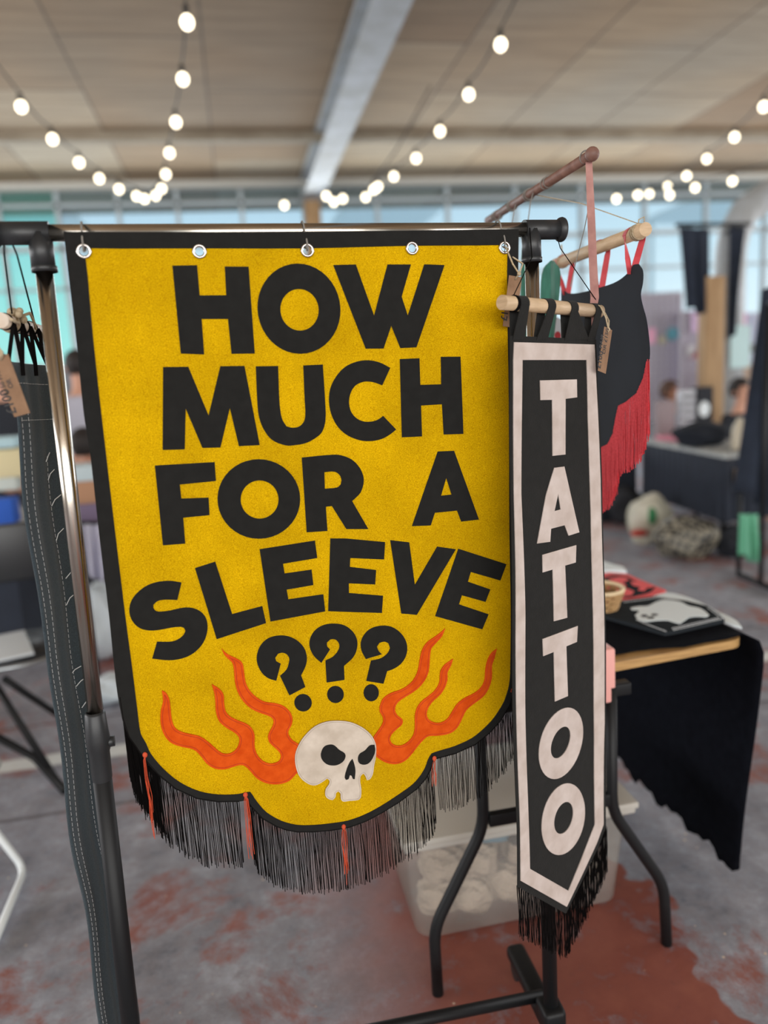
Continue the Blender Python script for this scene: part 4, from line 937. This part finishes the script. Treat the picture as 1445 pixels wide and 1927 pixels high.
# wicker basket
bk = thing('wicker_basket', (1.0, 1.985, TH + .008), 'small tan wicker basket half hidden behind the pennant on the table', 'basket')
wk = mat('wicker', (196, 160, 112), .8, c2=(150, 112, 70), scale=200)
bc = atz(1128, 1150, TH + .008); w_ = MB()
for i in range(7):
    z = TH + .010 + i * .0095; rr = .046 + i * .0032; pts = [Vector((bc.x + rr * math.cos(a_ * math.pi / 24), bc.y + rr * math.sin(a_ * math.pi / 24), z + .0025 * math.sin(a_ * 6 * math.pi / 12 + i * math.pi))) for a_ in range(49)]
    w_.tube(pts, .0042, 6)
for a_ in range(16):
    g = a_ * math.pi / 8; w_.tube([(bc.x + .046 * math.cos(g), bc.y + .046 * math.sin(g), TH + .009), (bc.x + .066 * math.cos(g), bc.y + .066 * math.sin(g), TH + .074)], .0028, 5)
w_.build('weave', wk, bk); MB().ring((bc.x, bc.y, TH + .077), (0, 0, 1), .067, .0055, 32, 8).build('rim', mat('pale_cane', (226, 204, 166), .7), bk)
MB().tube([(bc.x, bc.y, TH + .008), (bc.x, bc.y, TH + .012)], .044, 20).build('bottom', wk, bk)
# pink box at the leg
PK = mat('pink_plastic', (232, 168, 160), .4)
pq = aty(1158, 1226, 1.49); pr2 = aty(1160, 1328, 1.49)
ob = MB().box((pq.x - .055, 1.525, (pq.z + pr2.z) / 2 + .004), (.12, .055, pq.z - pr2.z), bev=.006)
tag(ob.build('plastic_box', PK, loc=(pq.x - .055, 1.525, pr2.z)), 'pale pink plastic box fixed at the near table edge above the leg', 'box')
# clear storage box below
sb = thing('storage_box', (.64, 1.86, 0), 'translucent plastic storage box full of white fabric bundles under the table', 'box')
CLR = clear('frosted_plastic', (236, 232, 226), .20, .3)
b0 = Vector((.335, 1.675, .0)); X1 = .90; D_Y = .34; hB = .30
def frus(mb, x0, x1, y0_, y1_, z0, z1, g):
    return mb.add([(x0, y0_, z0), (x1, y0_, z0), (x1, y1_, z0), (x0, y1_, z0), (x0 - g, y0_ - g, z1), (x1 + g, y0_ - g, z1), (x1 + g, y1_ + g, z1), (x0 - g, y1_ + g, z1)], [(0, 1, 2, 3)[::-1], (0, 1, 5, 4), (1, 2, 6, 5), (2, 3, 7, 6), (3, 0, 4, 7)])
wb = MB(); wv_ = []; loops = [(.004, -.012), (.012, .0), (.15, .012), (hB, .024)]; NC = 40
def rrect(g, z, r_=.045):
    cx_, cy_ = (b0.x + X1) / 2, b0.y + D_Y / 2; hx, hy = (X1 - b0.x) / 2 + g, D_Y / 2 + g; o_ = []
    for q in range(4):
        sx2, sy2 = ((1, 1), (-1, 1), (-1, -1), (1, -1))[q]
        for k2 in range(10):
            g2 = math.pi / 2 * (q + k2 / 9); o_.append((cx_ + sx2 * (hx - r_) + r_ * math.cos(g2), cy_ + sy2 * (hy - r_) + r_ * math.sin(g2), z))
    return o_
for z_, g_ in loops: wv_ += rrect(g_, z_)
wb.add(wv_, [(i_ * NC + k2, i_ * NC + (k2 + 1) % NC, (i_ + 1) * NC + (k2 + 1) % NC, (i_ + 1) * NC + k2) for i_ in range(3) for k2 in range(NC)] + [tuple(range(NC))[::-1]], True)
wb.build('tub', CLR, sb)
ld = MB().box(((b0.x + X1) / 2, b0.y + D_Y / 2, hB + .008), (X1 - b0.x + .075, D_Y + .075, .018), bev=.005); ld.box(((b0.x + X1) / 2, b0.y + D_Y / 2, hB - .008), (X1 - b0.x + .062, D_Y + .062, .02), bev=.005)
ld.build('lid', clear('milky_lid', (226, 222, 214), .6, .4), sb)
hd = MB(); hd.tube([(b0.x + .015, b0.y - .018, .02), (b0.x + .01, b0.y - .03, .20)], .004, 6)
rnd = random.Random(8); BUN = mat('white_fabric_bundle', (196, 184, 172), .95, c2=(150, 138, 126), scale=8, bump=1.0, bscale=26, stretch=(1, 1, 1.8))
for _n in BUN.node_tree.nodes:
    if _n.type == 'BUMP': _n.inputs['Distance'].default_value = .03
def bundle(c, r, sq, seed):
    rn = random.Random(seed); bm = bmesh.new(); bmesh.ops.create_icosphere(bm, subdivisions=4, radius=1); ph = [rn.uniform(0, 6) for _ in range(6)]
    for v in bm.verts:
        d = v.co.normalized(); k_ = 1 + .11 * math.sin(4 * d.x + ph[0]) * math.sin(5 * d.z + ph[1]) + .07 * math.sin(9 * d.y + ph[2] + 5 * d.x) + .06 * abs(math.sin(13 * d.z + ph[3] + 6 * d.x)) + .04 * abs(math.sin(23 * d.x + ph[4] + 9 * d.y))
        v.co = Vector(c) + Vector((d.x * sq[0], d.y * sq[1], d.z * sq[2])) * r * k_
    mb = MB(); bm.verts.index_update(); mb.add([v.co for v in bm.verts], [[v.index for v in f.verts] for f in bm.faces], True); bm.free(); return mb
spots = [(.41, 1.75, .075), (.50, 1.74, .07), (.60, 1.75, .075), (.71, 1.75, .07), (.82, 1.76, .075), (.42, 1.74, .175), (.52, 1.75, .165), (.66, 1.76, .17), (.78, 1.75, .175), (.50, 1.90, .09), (.68, 1.90, .09), (.82, 1.9, .09)]
for i, (x, y, z) in enumerate(spots):
    o = bundle((x, y, z), .056, (1.0, .9, .85), i).build('fabric_bundle', BUN, loc=(x, y, z - .05)); tag(o, 'off-white fabric bundle packed in the clear box under the table', 'fabric bundle', 'fabric bundles in the clear box')
tag(bundle((.60, 1.745, .245), .05, (1.9, .8, .6), 31).build('blue_bag', mat('light_blue_bag', (84, 138, 168), .6), loc=(.6, 1.745, .21)), 'light blue bag at the top of the clear storage box', 'bag')
tag(bundle((.645, 1.70, .235), .035, (1.3, .5, .6), 32).build('dark_cloth', mat('dark_navy_cloth', (20, 22, 30), .9), loc=(.645, 1.70, .21)), 'dark bundle in front of the blue bag in the clear box', 'cloth')
#SPLIT
# ================================================================== right background: the next stall
SK1 = mat('skin_light', (206, 156, 132), .6); SK2 = mat('skin_tan', (170, 118, 92), .6)
HR1 = mat('dark_hair', (34, 28, 26), .7); HR2 = mat('brown_hair', (78, 54, 42), .7)
def skin_obj(name, verts, edges, radii, m, parent, sub=1):
    me = bpy.data.meshes.new(name); me.from_pydata([tuple(v) for v in verts], edges, []); o = bpy.data.objects.new(name, me); COL.objects.link(o); o.parent = parent
    me.materials.append(m); sk_ = o.modifiers.new('skin', 'SKIN'); sk_.use_smooth_shade = True; sk_.branch_smoothing = .4
    for i, r_ in enumerate(radii):
        rr = r_ if isinstance(r_, tuple) else (r_, r_); me.skin_vertices[0].data[i].radius = rr
    me.skin_vertices[0].data[0].use_root = True
    s_ = o.modifiers.new('subdivision', 'SUBSURF'); s_.levels = sub; s_.render_levels = sub; return o
def person(loc, facing, height, pose, top_m, hair_m, skin_m, leg_m, label, arm=0.3):
    k_ = height / 1.7; P = thing('person', loc, label, 'person'); P.rotation_euler = (0, 0, facing); P.scale = (k_, k_, k_)
    hip = .92 if pose == 'stand' else .48; lift = hip - .92
    V = []; E = []; R_ = []
    def add(p, r_, par=None):
        V.append(Vector(p)); R_.append(r_)
        if par is not None: E.append((par, len(V) - 1))
        return len(V) - 1
    pel = add((0, 0, hip), (.15, .10)); wst = add((0, 0, hip + .18), (.125, .09), pel); chs = add((0, -.01, hip + .38), (.15, .10), wst); nb = add((0, 0, hip + .53), (.07, .06), chs)
    nk = add((0, -.01, hip + .60), .05, nb); jw = add((0, -.035, hip + .655), (.058, .066), nk); hd_ = add((0, -.02, hip + .73), (.074, .09), jw); tp_ = add((0, -.01, hip + .79), (.058, .07), hd_)
    add((0, -.115, hip + .70), .010, hd_)
    for s in (-1, 1):
        sh = add((s * .17, 0, hip + .49), .055, chs); el = add((s * .23, -.03 - .05 * arm, hip + .24), .040, sh); wr = add((s * .19, -.06 - .5 * arm, hip + .04 + .16 * arm), .026, el); pm = add((s * .185, -.10 - .55 * arm, hip - .02 + .14 * arm), (.034, .018), wr)
        for j in range(4):
            a_ = add((s * .185 + (j - 1.5) * .018, -.15 - .56 * arm, hip - .06 + .12 * arm), .0088, pm); add((s * .185 + (j - 1.5) * .019, -.17 - .57 * arm, hip - .09 + .11 * arm - .004 * abs(j - 1.3)), .0078, a_)
        a_ = add((s * .145, -.11 - .55 * arm, hip - .03 + .14 * arm), .010, pm); add((s * .135, -.13 - .56 * arm, hip - .06 + .13 * arm), .009, a_)
        if pose == 'stand':
            th_ = add((s * .09, 0, hip - .08), .085, pel); kn_ = add((s * .10, -.02, .50), .058, th_); an = add((s * .10, .01, .09), .036, kn_); add((s * .10, -.13, .04), .034, an)
        else:
            th_ = add((s * .10, -.04, hip), .085, pel); kn_ = add((s * .12, -.42, hip + .02), .060, th_); an = add((s * .12, -.40, .09), .036, kn_); add((s * .12, -.54, .04), .034, an)
    skin_obj('body', V, E, R_, skin_m, P)
    # clothes follow the body a little larger
    v2 = []; e2 = []; r2 = []
    def ad(p, r_, par=None):
        v2.append(Vector(p)); r2.append(r_)
        if par is not None: e2.append((par, len(v2) - 1))
        return len(v2) - 1
    a = ad((0, 0, hip - .02), (.175, .125)); b = ad((0, 0, hip + .18), (.155, .115), a); c = ad((0, -.01, hip + .38), (.175, .122), b); ad((0, 0, hip + .50), (.115, .095), c)
    for s in (-1, 1): sh = ad((s * .16, 0, hip + .485), .078, c); el = ad((s * .23, -.03 - .05 * arm, hip + .24), .056, sh); ad((s * .195, -.055 - .45 * arm, hip + .06 + .15 * arm), .042, el)
    skin_obj('top', v2, e2, r2, top_m, P)
    v2, e2, r2 = [], [], []
    a = ad((0, 0, hip - .01), (.165, .118))
    for s in (-1, 1):
        if pose == 'stand': th_ = ad((s * .09, 0, hip - .1), .098, a); kn_ = ad((s * .10, -.02, .50), .072, th_); ad((s * .10, .005, .10), .055, kn_)
        else: th_ = ad((s * .10, -.04, hip), .1, a); kn_ = ad((s * .12, -.42, hip + .02), .074, th_); ad((s * .12, -.40, .10), .055, kn_)
    skin_obj('trousers', v2, e2, r2, leg_m, P)
    hz = hip + .755; h = MB()
    bm = bmesh.new(); bmesh.ops.create_uvsphere(bm, u_segments=18, v_segments=12, radius=1)
    for v in bm.verts:
        d = v.co.copy(); z = d.z; cut = -.15 if d.y < -.2 else -1
        v.co = Vector((d.x * .088, d.y * .108 + .006, d.z * .10))
        if d.y < -.35 and d.z < .35: v.co.y = -.02 - .0
        if d.y > -.2 and d.z < -.5: v.co.z = -.085
    bm.verts.index_update(); h.add([v.co + Vector((0, -.005, hz)) for v in bm.verts], [[v.index for v in f.verts] for f in bm.faces], True); bm.free()
    h.build('hair', hair_m).parent = P
    for s in (-1, 1): MB().ball((s * .028, -.098, hip + .722), .009, 8).build('eye', INK).parent = P
    mo = MB().box((0, -.098, hip + .665), (.04, .012, .008)).build('mouth', mat('lips', (160, 88, 80), .6)); mo.parent = P
    for s in (-1, 1): MB().ball((s * .078, -.01, hip + .71), .022, 8, (.4, .7, 1.1)).build('ear', skin_m).parent = P
    if pose == 'sit':
        st_ = thing('stool', loc, 'low stool under the ' + label, 'stool'); a_ = Vector(loc)
        MB().lathe(a_ + Vector((0, 0, .33 * k_)), [(0, 0), (.17, 0), (.175, .015), (.17, .03), (0, .03)], 20).build('seat', PNT, st_)
        for g_ in range(4): g2 = g_ * math.pi / 2 + .7; MB().tube([a_ + Vector((.13 * math.cos(g2), .13 * math.sin(g2), .33 * k_)), a_ + Vector((.17 * math.cos(g2), .17 * math.sin(g2), 0))], .012, 8).build('leg', PNT, st_)
    return P
T_DK = mat('dark_top', (38, 42, 50), .9); T_GR = mat('grey_top', (120, 116, 126), .9); T_WH = mat('pale_grey_top', (190, 190, 204), .9); T_BR = mat('beige_top', (170, 150, 134), .9)
h1 = aty(1398, 742, 6.0)
person((h1.x, 6.05, 0), math.radians(15), 1.62, 'sit', T_DK, HR1, SK1, T_DK, 'person in dark top with dark hair seated near the right edge', .2)
h2 = aty(1271, 728, 6.6)
person((h2.x, 6.7, 0), math.radians(35), 1.62, 'sit', T_GR, HR2, SK2, T_DK, 'brown-haired person in grey top seated behind the dark bundle', .2)
h3 = aty(1387, 655, 7.7)
person((h3.x, 7.7, 0), math.radians(-10), 1.60, 'stand', T_BR, HR1, SK1, T_DK, 'standing person in beige top with dark hair right of the white pipe', .2)
# stall table with black skirt
st = thing('stall_table', (3.9, 5.9, 0), 'stall table with black skirt and grey cloth top beyond the red fringe', 'table')
SKT = mat('black_table_skirt', (44, 50, 62), .95, var=.1, scale=10)
pA, pB, pC, pD = Vector((3.40, 4.75, 0)), Vector((3.98, 4.80, 0)), Vector((4.12, 6.20, 0)), Vector((3.58, 6.20, 0))
outl = [pA, pB, pC, pD]; vs = []; n_s = 60
def along(P, t):
    L_ = [(P[(i + 1) % 4] - P[i]).length for i in range(4)]; d = t * sum(L_)
    for i in range(4):
        if d <= L_[i] or i == 3: return P[i].lerp(P[(i + 1) % 4], min(1, d / L_[i])), (P[(i + 1) % 4] - P[i]).normalized()
        d -= L_[i]
for z, am in ((.735, .0), (.5, .02), (.27, .03)):
    for k_ in range(240):
        p, d = along(outl, k_ / 240); nrm_ = Vector((d.y, -d.x, 0)); vs.append(p + nrm_ * (am * math.sin(k_ * 1.05)) + Vector((0, 0, z)))
fs = [(j * 240 + k_, j * 240 + (k_ + 1) % 240, (j + 1) * 240 + (k_ + 1) % 240, (j + 1) * 240 + k_) for j in range(2) for k_ in range(240)] + [tuple(range(240))]
MB().add(vs, fs, True).build('skirt', SKT, st)
for p in outl:
    q_ = p.lerp(Vector((3.77, 5.49, 0)), .12); MB().tube([q_, q_ + Vector((0, 0, .73))], .018, 10).build('leg', PNT, st)
tpv = [p + Vector((0, 0, .735)) for p in outl] + [p + Vector((0, 0, .765)) for p in outl]
MB().add(tpv, [(0, 1, 2, 3)[::-1], (4, 5, 6, 7)] + [(i, (i + 1) % 4, (i + 1) % 4 + 4, i + 4) for i in range(4)]).build('tabletop', mat('grey_table_cloth', (150, 156, 160), .9, c2=(196, 198, 194), scale=12), st)
def blob(name, px, y, r_, sq, m, label, cat, seed=0, z=None):
    c = aty(*px, y); 
    if z is not None: c.z = z
    return tag(bundle(c, r_, sq, seed).build(name, m, loc=(c.x, c.y, c.z - r_ * sq[2])), label, cat)
a = aty(1335, 800, 5.25)
tag(bundle((a.x, 5.35, .765 + .095), .2, (1.05, .8, .46), 51).build('cloth_bundle', mat('bundle_black', (26, 32, 42), .95), loc=(a.x, 5.35, .77)), 'long black cloth bundle on the grey stall table', 'bundle')
a = aty(1275, 782, 5.9); tag(MB().box((a.x + .1, 5.9, .787), (.42, .34, .04), rz=.1, bev=.01).build('pink_cloth', mat('pink_cloth', (216, 140, 158), .8), loc=(a.x, 5.9, .77)), 'pink folded cloth on the stall table behind the black bundle', 'cloth')
a = aty(1396, 820, 4.95); mbb = MB().lathe((a.x, 4.98, .766), [(0, 0), (.055, 0), (.058, .02), (.055, .14), (.04, .19), (.022, .21), (.022, .235), (0, .235)], 20)
tag(mbb.build('jar', mat('cream_ceramic', (196, 186, 166), .5), loc=(a.x, 4.98, .766)), 'cream jar at the near corner of the grey stall table', 'jar')
a = aty(1412, 822, 4.95); tag(MB().box((a.x + .03, 5.02, .766 + .07), (.06, .05, .14), bev=.008).build('paper_box', mat('pale_card', (206, 210, 216), .8), loc=(a.x + .03, 5.02, .766)), 'small pale card box standing beside the cream jar', 'box')
a = aty(1400, 895, 4.72); tag(MB().box((a.x, 4.745, a.z), (.11, .03, .10), bev=.004).build('hanging_sign', mat('tan_card', (164, 142, 118), .8), loc=(a.x, 4.70, a.z)), 'small tan card hung on the black stall skirt corner', 'card')
for px, py, w, h, c, nm, lab in ((1250, 750, .16, .34, (150, 136, 140), 'taupe_box_card', 'taupe box standing on the stall in front of the brown-haired person'), (1293, 742, .17, .42, (196, 200, 208), 'striped_box_card', 'tall pale box with dark stripes on the stall'), (1320, 738, .18, .44, (34, 38, 46), 'dark_frame_card', 'dark framed card with pale round figure on the stall')):
    a = aty(px, py, 6.08); o = MB().box((a.x, 6.08, .767 + h / 2), (w, .08, h), bev=.004).build('goods_box', mat(nm, c, .8), loc=(a.x, 6.08, .766)); tag(o, lab, 'box')
    if 'stripes' in lab:
        m_s = MB()
        for q in range(6): m_s.box((a.x, 6.038, .80 + q * .066), (w * .9, .004, .022))
        m_s.build('stripes', INK, o)
    if 'round' in lab: MB().ball((a.x, 6.036, .767 + h * .55), 1, 16, (.055, .006, .07)).build('figure', WH, o)
# grid display panels with cards
GRD = mat('white_wire', (206, 204, 214), .5)
def grid_panel(px0, px1, pt_y, pb_y, y, label, backc):
    A = aty(px0, pt_y, y); B = aty(px1, pt_y, y); Z0 = .76 if y < 9 else .3; t = thing('wire_display_stand', (A.x, y, 0), label, 'display stand', 'wire display stands')
    m2 = MB(); x = A.x
    while x <= B.x + .001: m2.box((x, y, (A.z + Z0) / 2), (.012, .012, A.z - Z0)); x += .075
    z = Z0
    while z <= A.z: m2.box(((A.x + B.x) / 2, y, z), (B.x - A.x, .012, .012)); z += .075
    m2.build('wire_grid', GRD, t)
    MB().box(((A.x + B.x) / 2, y + .04, (A.z + Z0) / 2), (B.x - A.x, .015, A.z - Z0)).build('backing_board', mat(*backc), t)
    for xx in (A.x, B.x): MB().box((xx, y + .02, A.z / 2), (.03, .03, A.z)).build('leg', GRD, t)
    return t
grid_panel(1195, 1283, 552, 0, 8.2, 'pale wire display panel with stickers beside the red fringed banner', ('mauve_board', (188, 182, 196), .9))
grid_panel(1284, 1334, 585, 0, 8.0, 'lower pale wire display panel touching the brown post', ('pale_mauve_board', (196, 186, 204), .9))
grid_panel(1374, 1440, 590, 0, 8.4, 'pale blue wire display panel at the right edge', ('pale_blue_board', (186, 200, 224), .9))
for px, py, w, h, c, lab in ((1226, 632, 14, 28, (240, 178, 206), 'pink card on the wire panel beside the black felt'), (1266, 628, 22, 24, (110, 178, 190), 'round teal print on the pale wire panel'), (1246, 640, 14, 18, (200, 196, 170), 'small yellowish card left of the teal print'),
                          (1310, 605, 20, 40, (214, 188, 220), 'lilac print at the top of the lower wire panel'), (1300, 660, 12, 20, (226, 226, 230), 'white card low on the lower wire panel'), (1306, 668, 10, 12, (214, 150, 160), 'small rose card on the lower wire panel'), (1388, 612, 28, 44, (242, 150, 206), 'bright pink poster above the standing person'), (1418, 655, 14, 16, (120, 124, 124), 'grey card on the pale blue wire panel')):
    y = (8.19 if px < 1284 else 7.99 if px < 1340 else 8.39) - .006; a = aty(px - w / 2, py - h / 2, y); b = aty(px + w / 2, py + h / 2, y)
    if 'teal' in lab: o = MB().tube([((a.x + b.x) / 2, y, (a.z + b.z) / 2), ((a.x + b.x) / 2, y + .01, (a.z + b.z) / 2)], (b.x - a.x) / 2, 20)
    else: o = MB().box(((a.x + b.x) / 2, y, (a.z + b.z) / 2), (b.x - a.x, .01, a.z - b.z))
    tag(o.build('art_print', mat('print_%d_%d' % (px, py), c, .8), loc=((a.x + b.x) / 2, y, (a.z + b.z) / 2)), lab, 'print')
bt_ = thing('stall_table', (3.4, 7.1, 0), 'farther dark covered stall table glimpsed just beyond the red fringe', 'table')
MB().box((3.40, 7.1, .37), (.44, 1.5, .72), bev=.01).build('skirt', SKT, bt_); MB().box((3.40, 7.1, .745), (.48, 1.54, .03), bev=.006).build('tabletop', MATS['grey_table_cloth'], bt_)
# bags on the floor below the stall
def bag(px, y, r_, sq, m, label, seed, dark=None):
    c = atz(px[0], px[1], 0); c.z = r_ * sq[2] * .96
    return tag(bundle(c, r_, sq, seed).build('shopping_bag', m, loc=(c.x, c.y, 0)), label, 'bag')
def check_mat():
    m = bpy.data.materials.new('black_white_check'); m.use_nodes = True; n = m.node_tree.nodes; L = m.node_tree.links; t = n.new('ShaderNodeTexCoord'); mp = n.new('ShaderNodeMapping'); mp.inputs['Rotation'].default_value = (.3, .3, .5)
    ch = n.new('ShaderNodeTexChecker'); ch.inputs['Scale'].default_value = 26; ch.inputs[1].default_value = (*lin((150, 144, 128)), 1); ch.inputs[2].default_value = (*lin((28, 30, 34)), 1)
    L.new(t.outputs['Object'], mp.inputs[0]); L.new(mp.outputs[0], ch.inputs[0]); L.new(ch.outputs[0], n['Principled BSDF'].inputs['Base Color']); return m
bag((1292, 1048), 0, .19, (1.25, .8, .80), check_mat(), 'black and cream checked bag on the floor below the stall', 61)
wbag = bag((1222, 1020), 0, .19, (.85, .75, 1.0), mat('white_carrier', (196, 194, 172), .6, c2=(214, 210, 196), scale=6), 'white carrier bag with green and red print on the floor', 66)
a = aty(1224, 965, 4.95); 
def decal(px, py, w, h, y, m, parent, name):
    A = aty(px, py, y); o = MB().ball((A.x, y + .02, A.z), 1, 14, (w, .05, h)).build(name, m, parent); return o
wc = atz(1222, 1020, 0)
decal(1228, 972, .04, .075, wc.y - .13, mat('green_print', (44, 124, 76), .7), wbag, 'green_print'); decal(1205, 1004, .075, .03, wc.y - .15, mat('red_print', (196, 72, 62), .7), wbag, 'red_print')
bag((1378, 1046), 0, .14, (.8, .8, .8), mat('dark_bag', (30, 34, 42), .8), 'dark bag on the floor right of the checked bag', 63)
bag((1180, 985), 0, .17, (.9, .8, 1.0), mat('charcoal_bag', (40, 42, 48), .8), 'charcoal bag on the floor behind the red fringe', 64)
# black rack on the right edge with hanging dark clothes and green cloth
rr_ = thing('display_rack', (3.35, 4.15, 0), 'black metal rack at the right edge with dark clothes on it', 'clothes rack')
RY = 4.25
for px in (1389, 1431):
    a = atz(px, 1088 if px == 1389 else 1106, 0); MB().tube([(a.x, a.y, .02), (a.x, a.y, .62 if px == 1389 else 1.75)], .015, 10).build('post', PNT, rr_)
a = atz(1389, 1088, 0); b = atz(1470, 1122, 0)
MB().tube([(a.x, a.y, .025), (b.x, b.y, .025)], .018, 10).build('lower_rail', PNT, rr_)
a = atz(1431, 1106, 0)
MB().tube([(a.x - .0, a.y, 1.75), (b.x, b.y, 1.75)], .015, 10).build('top_rail', PNT, rr_)
hung_cloth('hanging_garment', ((1436, 545), (1475, 530)), ((1388, 930), (1475, 960)), 4.10, 'dark coat hanging on the black rack at the right edge', DRK, 'garment')
hung_cloth('green_bag', ((1393, 968), (1428, 968)), ((1398, 1050), (1430, 1054)), 4.18, 'mint green cloth bag hanging low in the black rack', mat('mint_cloth', (112, 186, 152), .7), 'bag')
#SPLIT
# ================================================================== left background
h4 = aty(152, 800, 4.9)
person((h4.x - .0, 4.95, 0), math.radians(150), 1.62, 'sit', T_DK, HR1, SK2, T_DK, 'person with dark hair seen between chrome post and banner edge', .2)
h5 = aty(140, 692, 6.0)
person((h5.x, 6.1, 0), math.radians(200), 1.74, 'stand', T_WH, HR1, SK1, T_DK, 'standing person in pale grey top seen above the seated one', .3)
h6 = aty(-6, 735, 5.6)
person((h6.x, 5.7, 0), math.radians(20), 1.72, 'stand', T_DK, HR2, SK1, T_DK, 'person in dark top at the far left edge behind the price tag', .2)
lt = thing('market_table', (-2.2, 5.0, 0), 'market table with dark cloth behind the denim banner', 'table')
MB().box((-2.5, 4.9, .74), (2.4, .8, .03), bev=.008).build('tabletop', mat('grey_table_cloth', (150, 156, 160)), lt)
MB().box((-2.5, 4.9, .37), (2.3, .7, .70)).build('table_cover', SKT, lt)
for (px, py, w, d, h, c, lab) in ((8, 832, .16, .2, .06, (176, 206, 214), 'pale blue box on the market table left of the denim'), (20, 870, .16, .16, .16, (214, 202, 160), 'cream box on the market table left of the denim'), (12, 905, .14, .12, .10, (200, 208, 200), 'pale tub on the market table left of the denim'), (4, 950, .14, .12, .14, (44, 96, 196), 'bright blue box low at the left edge')):
    y = 4.6; a = aty(px, py, y); z = a.z
    tag(MB().box((a.x, y, max(z, .755 + h / 2)) if py < 940 else (aty(px, py, 4.35).x, 4.35, z), (w, d, h), bev=.006).build('goods_box', mat('goods_%d_%d' % (px, py), c, .8), loc=(a.x, y, z)), lab, 'box')
sx_ = aty(166, 880, 4.25).x
sd_ = thing('side_table', (sx_, 4.25, 0), 'small dark table under stacked boxes between post and banner edge', 'table')
MB().box((sx_, 4.25, .74), (.42, .34, .03), bev=.006).build('tabletop', PNT, sd_)
for ax_ in (-1, 1):
    for ay_ in (-1, 1): MB().box((sx_ + ax_ * .18, 4.25 + ay_ * .14, .3625), (.03, .03, .725)).build('leg', PNT, sd_)
zz = .755
for w, h, c, nm, lab in ((.34, .14, (120, 106, 132), 'mauve_card', 'mauve box, lowest of the stack beside the banner edge'), (.26, .12, (176, 134, 104), 'tan_box_card', 'tan box in the middle of the stack beside the banner edge'), (.28, .08, (190, 206, 212), 'pale_tray_card', 'pale tray on top of the stack beside the chrome post')):
    tag(MB().box((sx_, 4.25, zz + h / 2), (w, .24, h), bev=.006).build('goods_box', mat(nm, c, .8), loc=(sx_, 4.25, zz)), lab, 'box'); zz += h
# lilac and white cloths hanging by the rack
cr_ = thing('cloth_rail', (-.95, 3.9, 0), 'low black rail holding the lilac cloth behind the banner edge', 'rail')
ca, cb = aty(146, 984, 3.9), aty(204, 984, 3.9)
MB().tube([ca, cb], .010, 8).build('bar', PNT, cr_)
for q_ in (ca, cb): MB().tube([q_, (q_.x, q_.y, 0)], .010, 8).build('post', PNT, cr_)
hung_cloth('hanging_cloth', ((150, 985), (200, 985)), ((165, 1090), (210, 1090)), 3.9, 'pale lilac cloth hanging between the chrome post and banner', mat('lilac_cloth', (196, 196, 214), .9))
a = atz(205, 1235, 0)
tag(bundle((a.x, a.y, .2), .2, (.7, .7, 1.0), 71).build('plastic_sack', mat('white_plastic_sack', (206, 216, 222), .5), loc=(a.x, a.y, 0)), 'white plastic sack on the floor beside the banner edge', 'bag')
a = atz(213, 1320, 0)
tag(bundle((a.x, a.y, .07), .08, (1.3, 1, .8), 72).build('paper_heap', MATS['white_plastic_sack'], loc=(a.x, a.y, 0)), 'small heap of white paper on the floor by the banner edge', 'paper')
# black folding chair
ch = thing('folding_chair', (-1.05, 3.15, 0), 'black folding chair with metal seat rim behind the denim banner', 'chair')
c0 = atz(30, 1222, .45)
MB().lathe((c0.x, c0.y, .44), [(0, 0), (.20, 0), (.215, .012), (.20, .03), (.0, .035)], 32).build('seat', mat('black_vinyl', (38, 40, 44), .35), ch)
MB().ring((c0.x, c0.y, .447), (0, 0, 1), .218, .010, 36, 8).build('seat_rim', mat('brushed_rim', (176, 182, 186), .3, .9), ch)
MB().box((c0.x - .1, c0.y + .28, .80), (.40, .03, .26), rz=.2, bev=.012).build('backrest', MATS['black_vinyl'], ch)
for pts in ([aty(-40, 1240, 3.0), atz(112, 1478, 0)], [aty(9, 1278, 3.0), aty(120, 1352, 3.25)], [(c0.x - .28, c0.y + .26, .9), (c0.x - .2, c0.y - .2, 0)], [(c0.x + .1, c0.y + .28, .9), (c0.x + .17, c0.y + .36, 0)]):
    MB().tube(pts, .014, 10).build('leg', PNT, ch)
a1 = aty(0, 1390, 2.95); a2 = aty(66, 1426, 2.9); a3 = atz(123, 1489, .012)
MB().tube([a1 + (a1 - a2), a1, a2, a3], .016, 12).build('leg', PNT, ch)
# sheets on the chair
tag(MB().box((c0.x - .06, c0.y - .07, .484), (.26, .34, .012), rz=.35, bev=.003).build('paper_sheets', mat('white_paper', (210, 218, 224), .7), loc=(c0.x - .08, c0.y, .48)), 'stack of white sheets lying on the black folding chair', 'paper')
# white bent tube frame
wt = thing('tubular_stool', (-.98, 2.3, 0), 'white tubular frame with bent corner at the lower left edge', 'stool')
p0, p1, p2 = aty(-60, 1500, 2.25), aty(47, 1636, 2.25), atz(-20, 1795, .013)
MB().tube(bent([p0, p1, p2]), .011, 14).build('frame_tube', mat('white_enamel', (222, 228, 230), .35), wt)
q = Vector((-.4, 0, 0))
MB().tube(bent([p0 + q, p1 + q * 1.4, p2 + q]), .011, 14).build('frame_tube', MATS['white_enamel'], wt)
MB().box(((p0.x * 2 - .4) / 2, p0.y, p0.z + .02), (.5, .34, .03), bev=.01).build('seat', mat('pale_seat', (176, 180, 176), .6), wt)
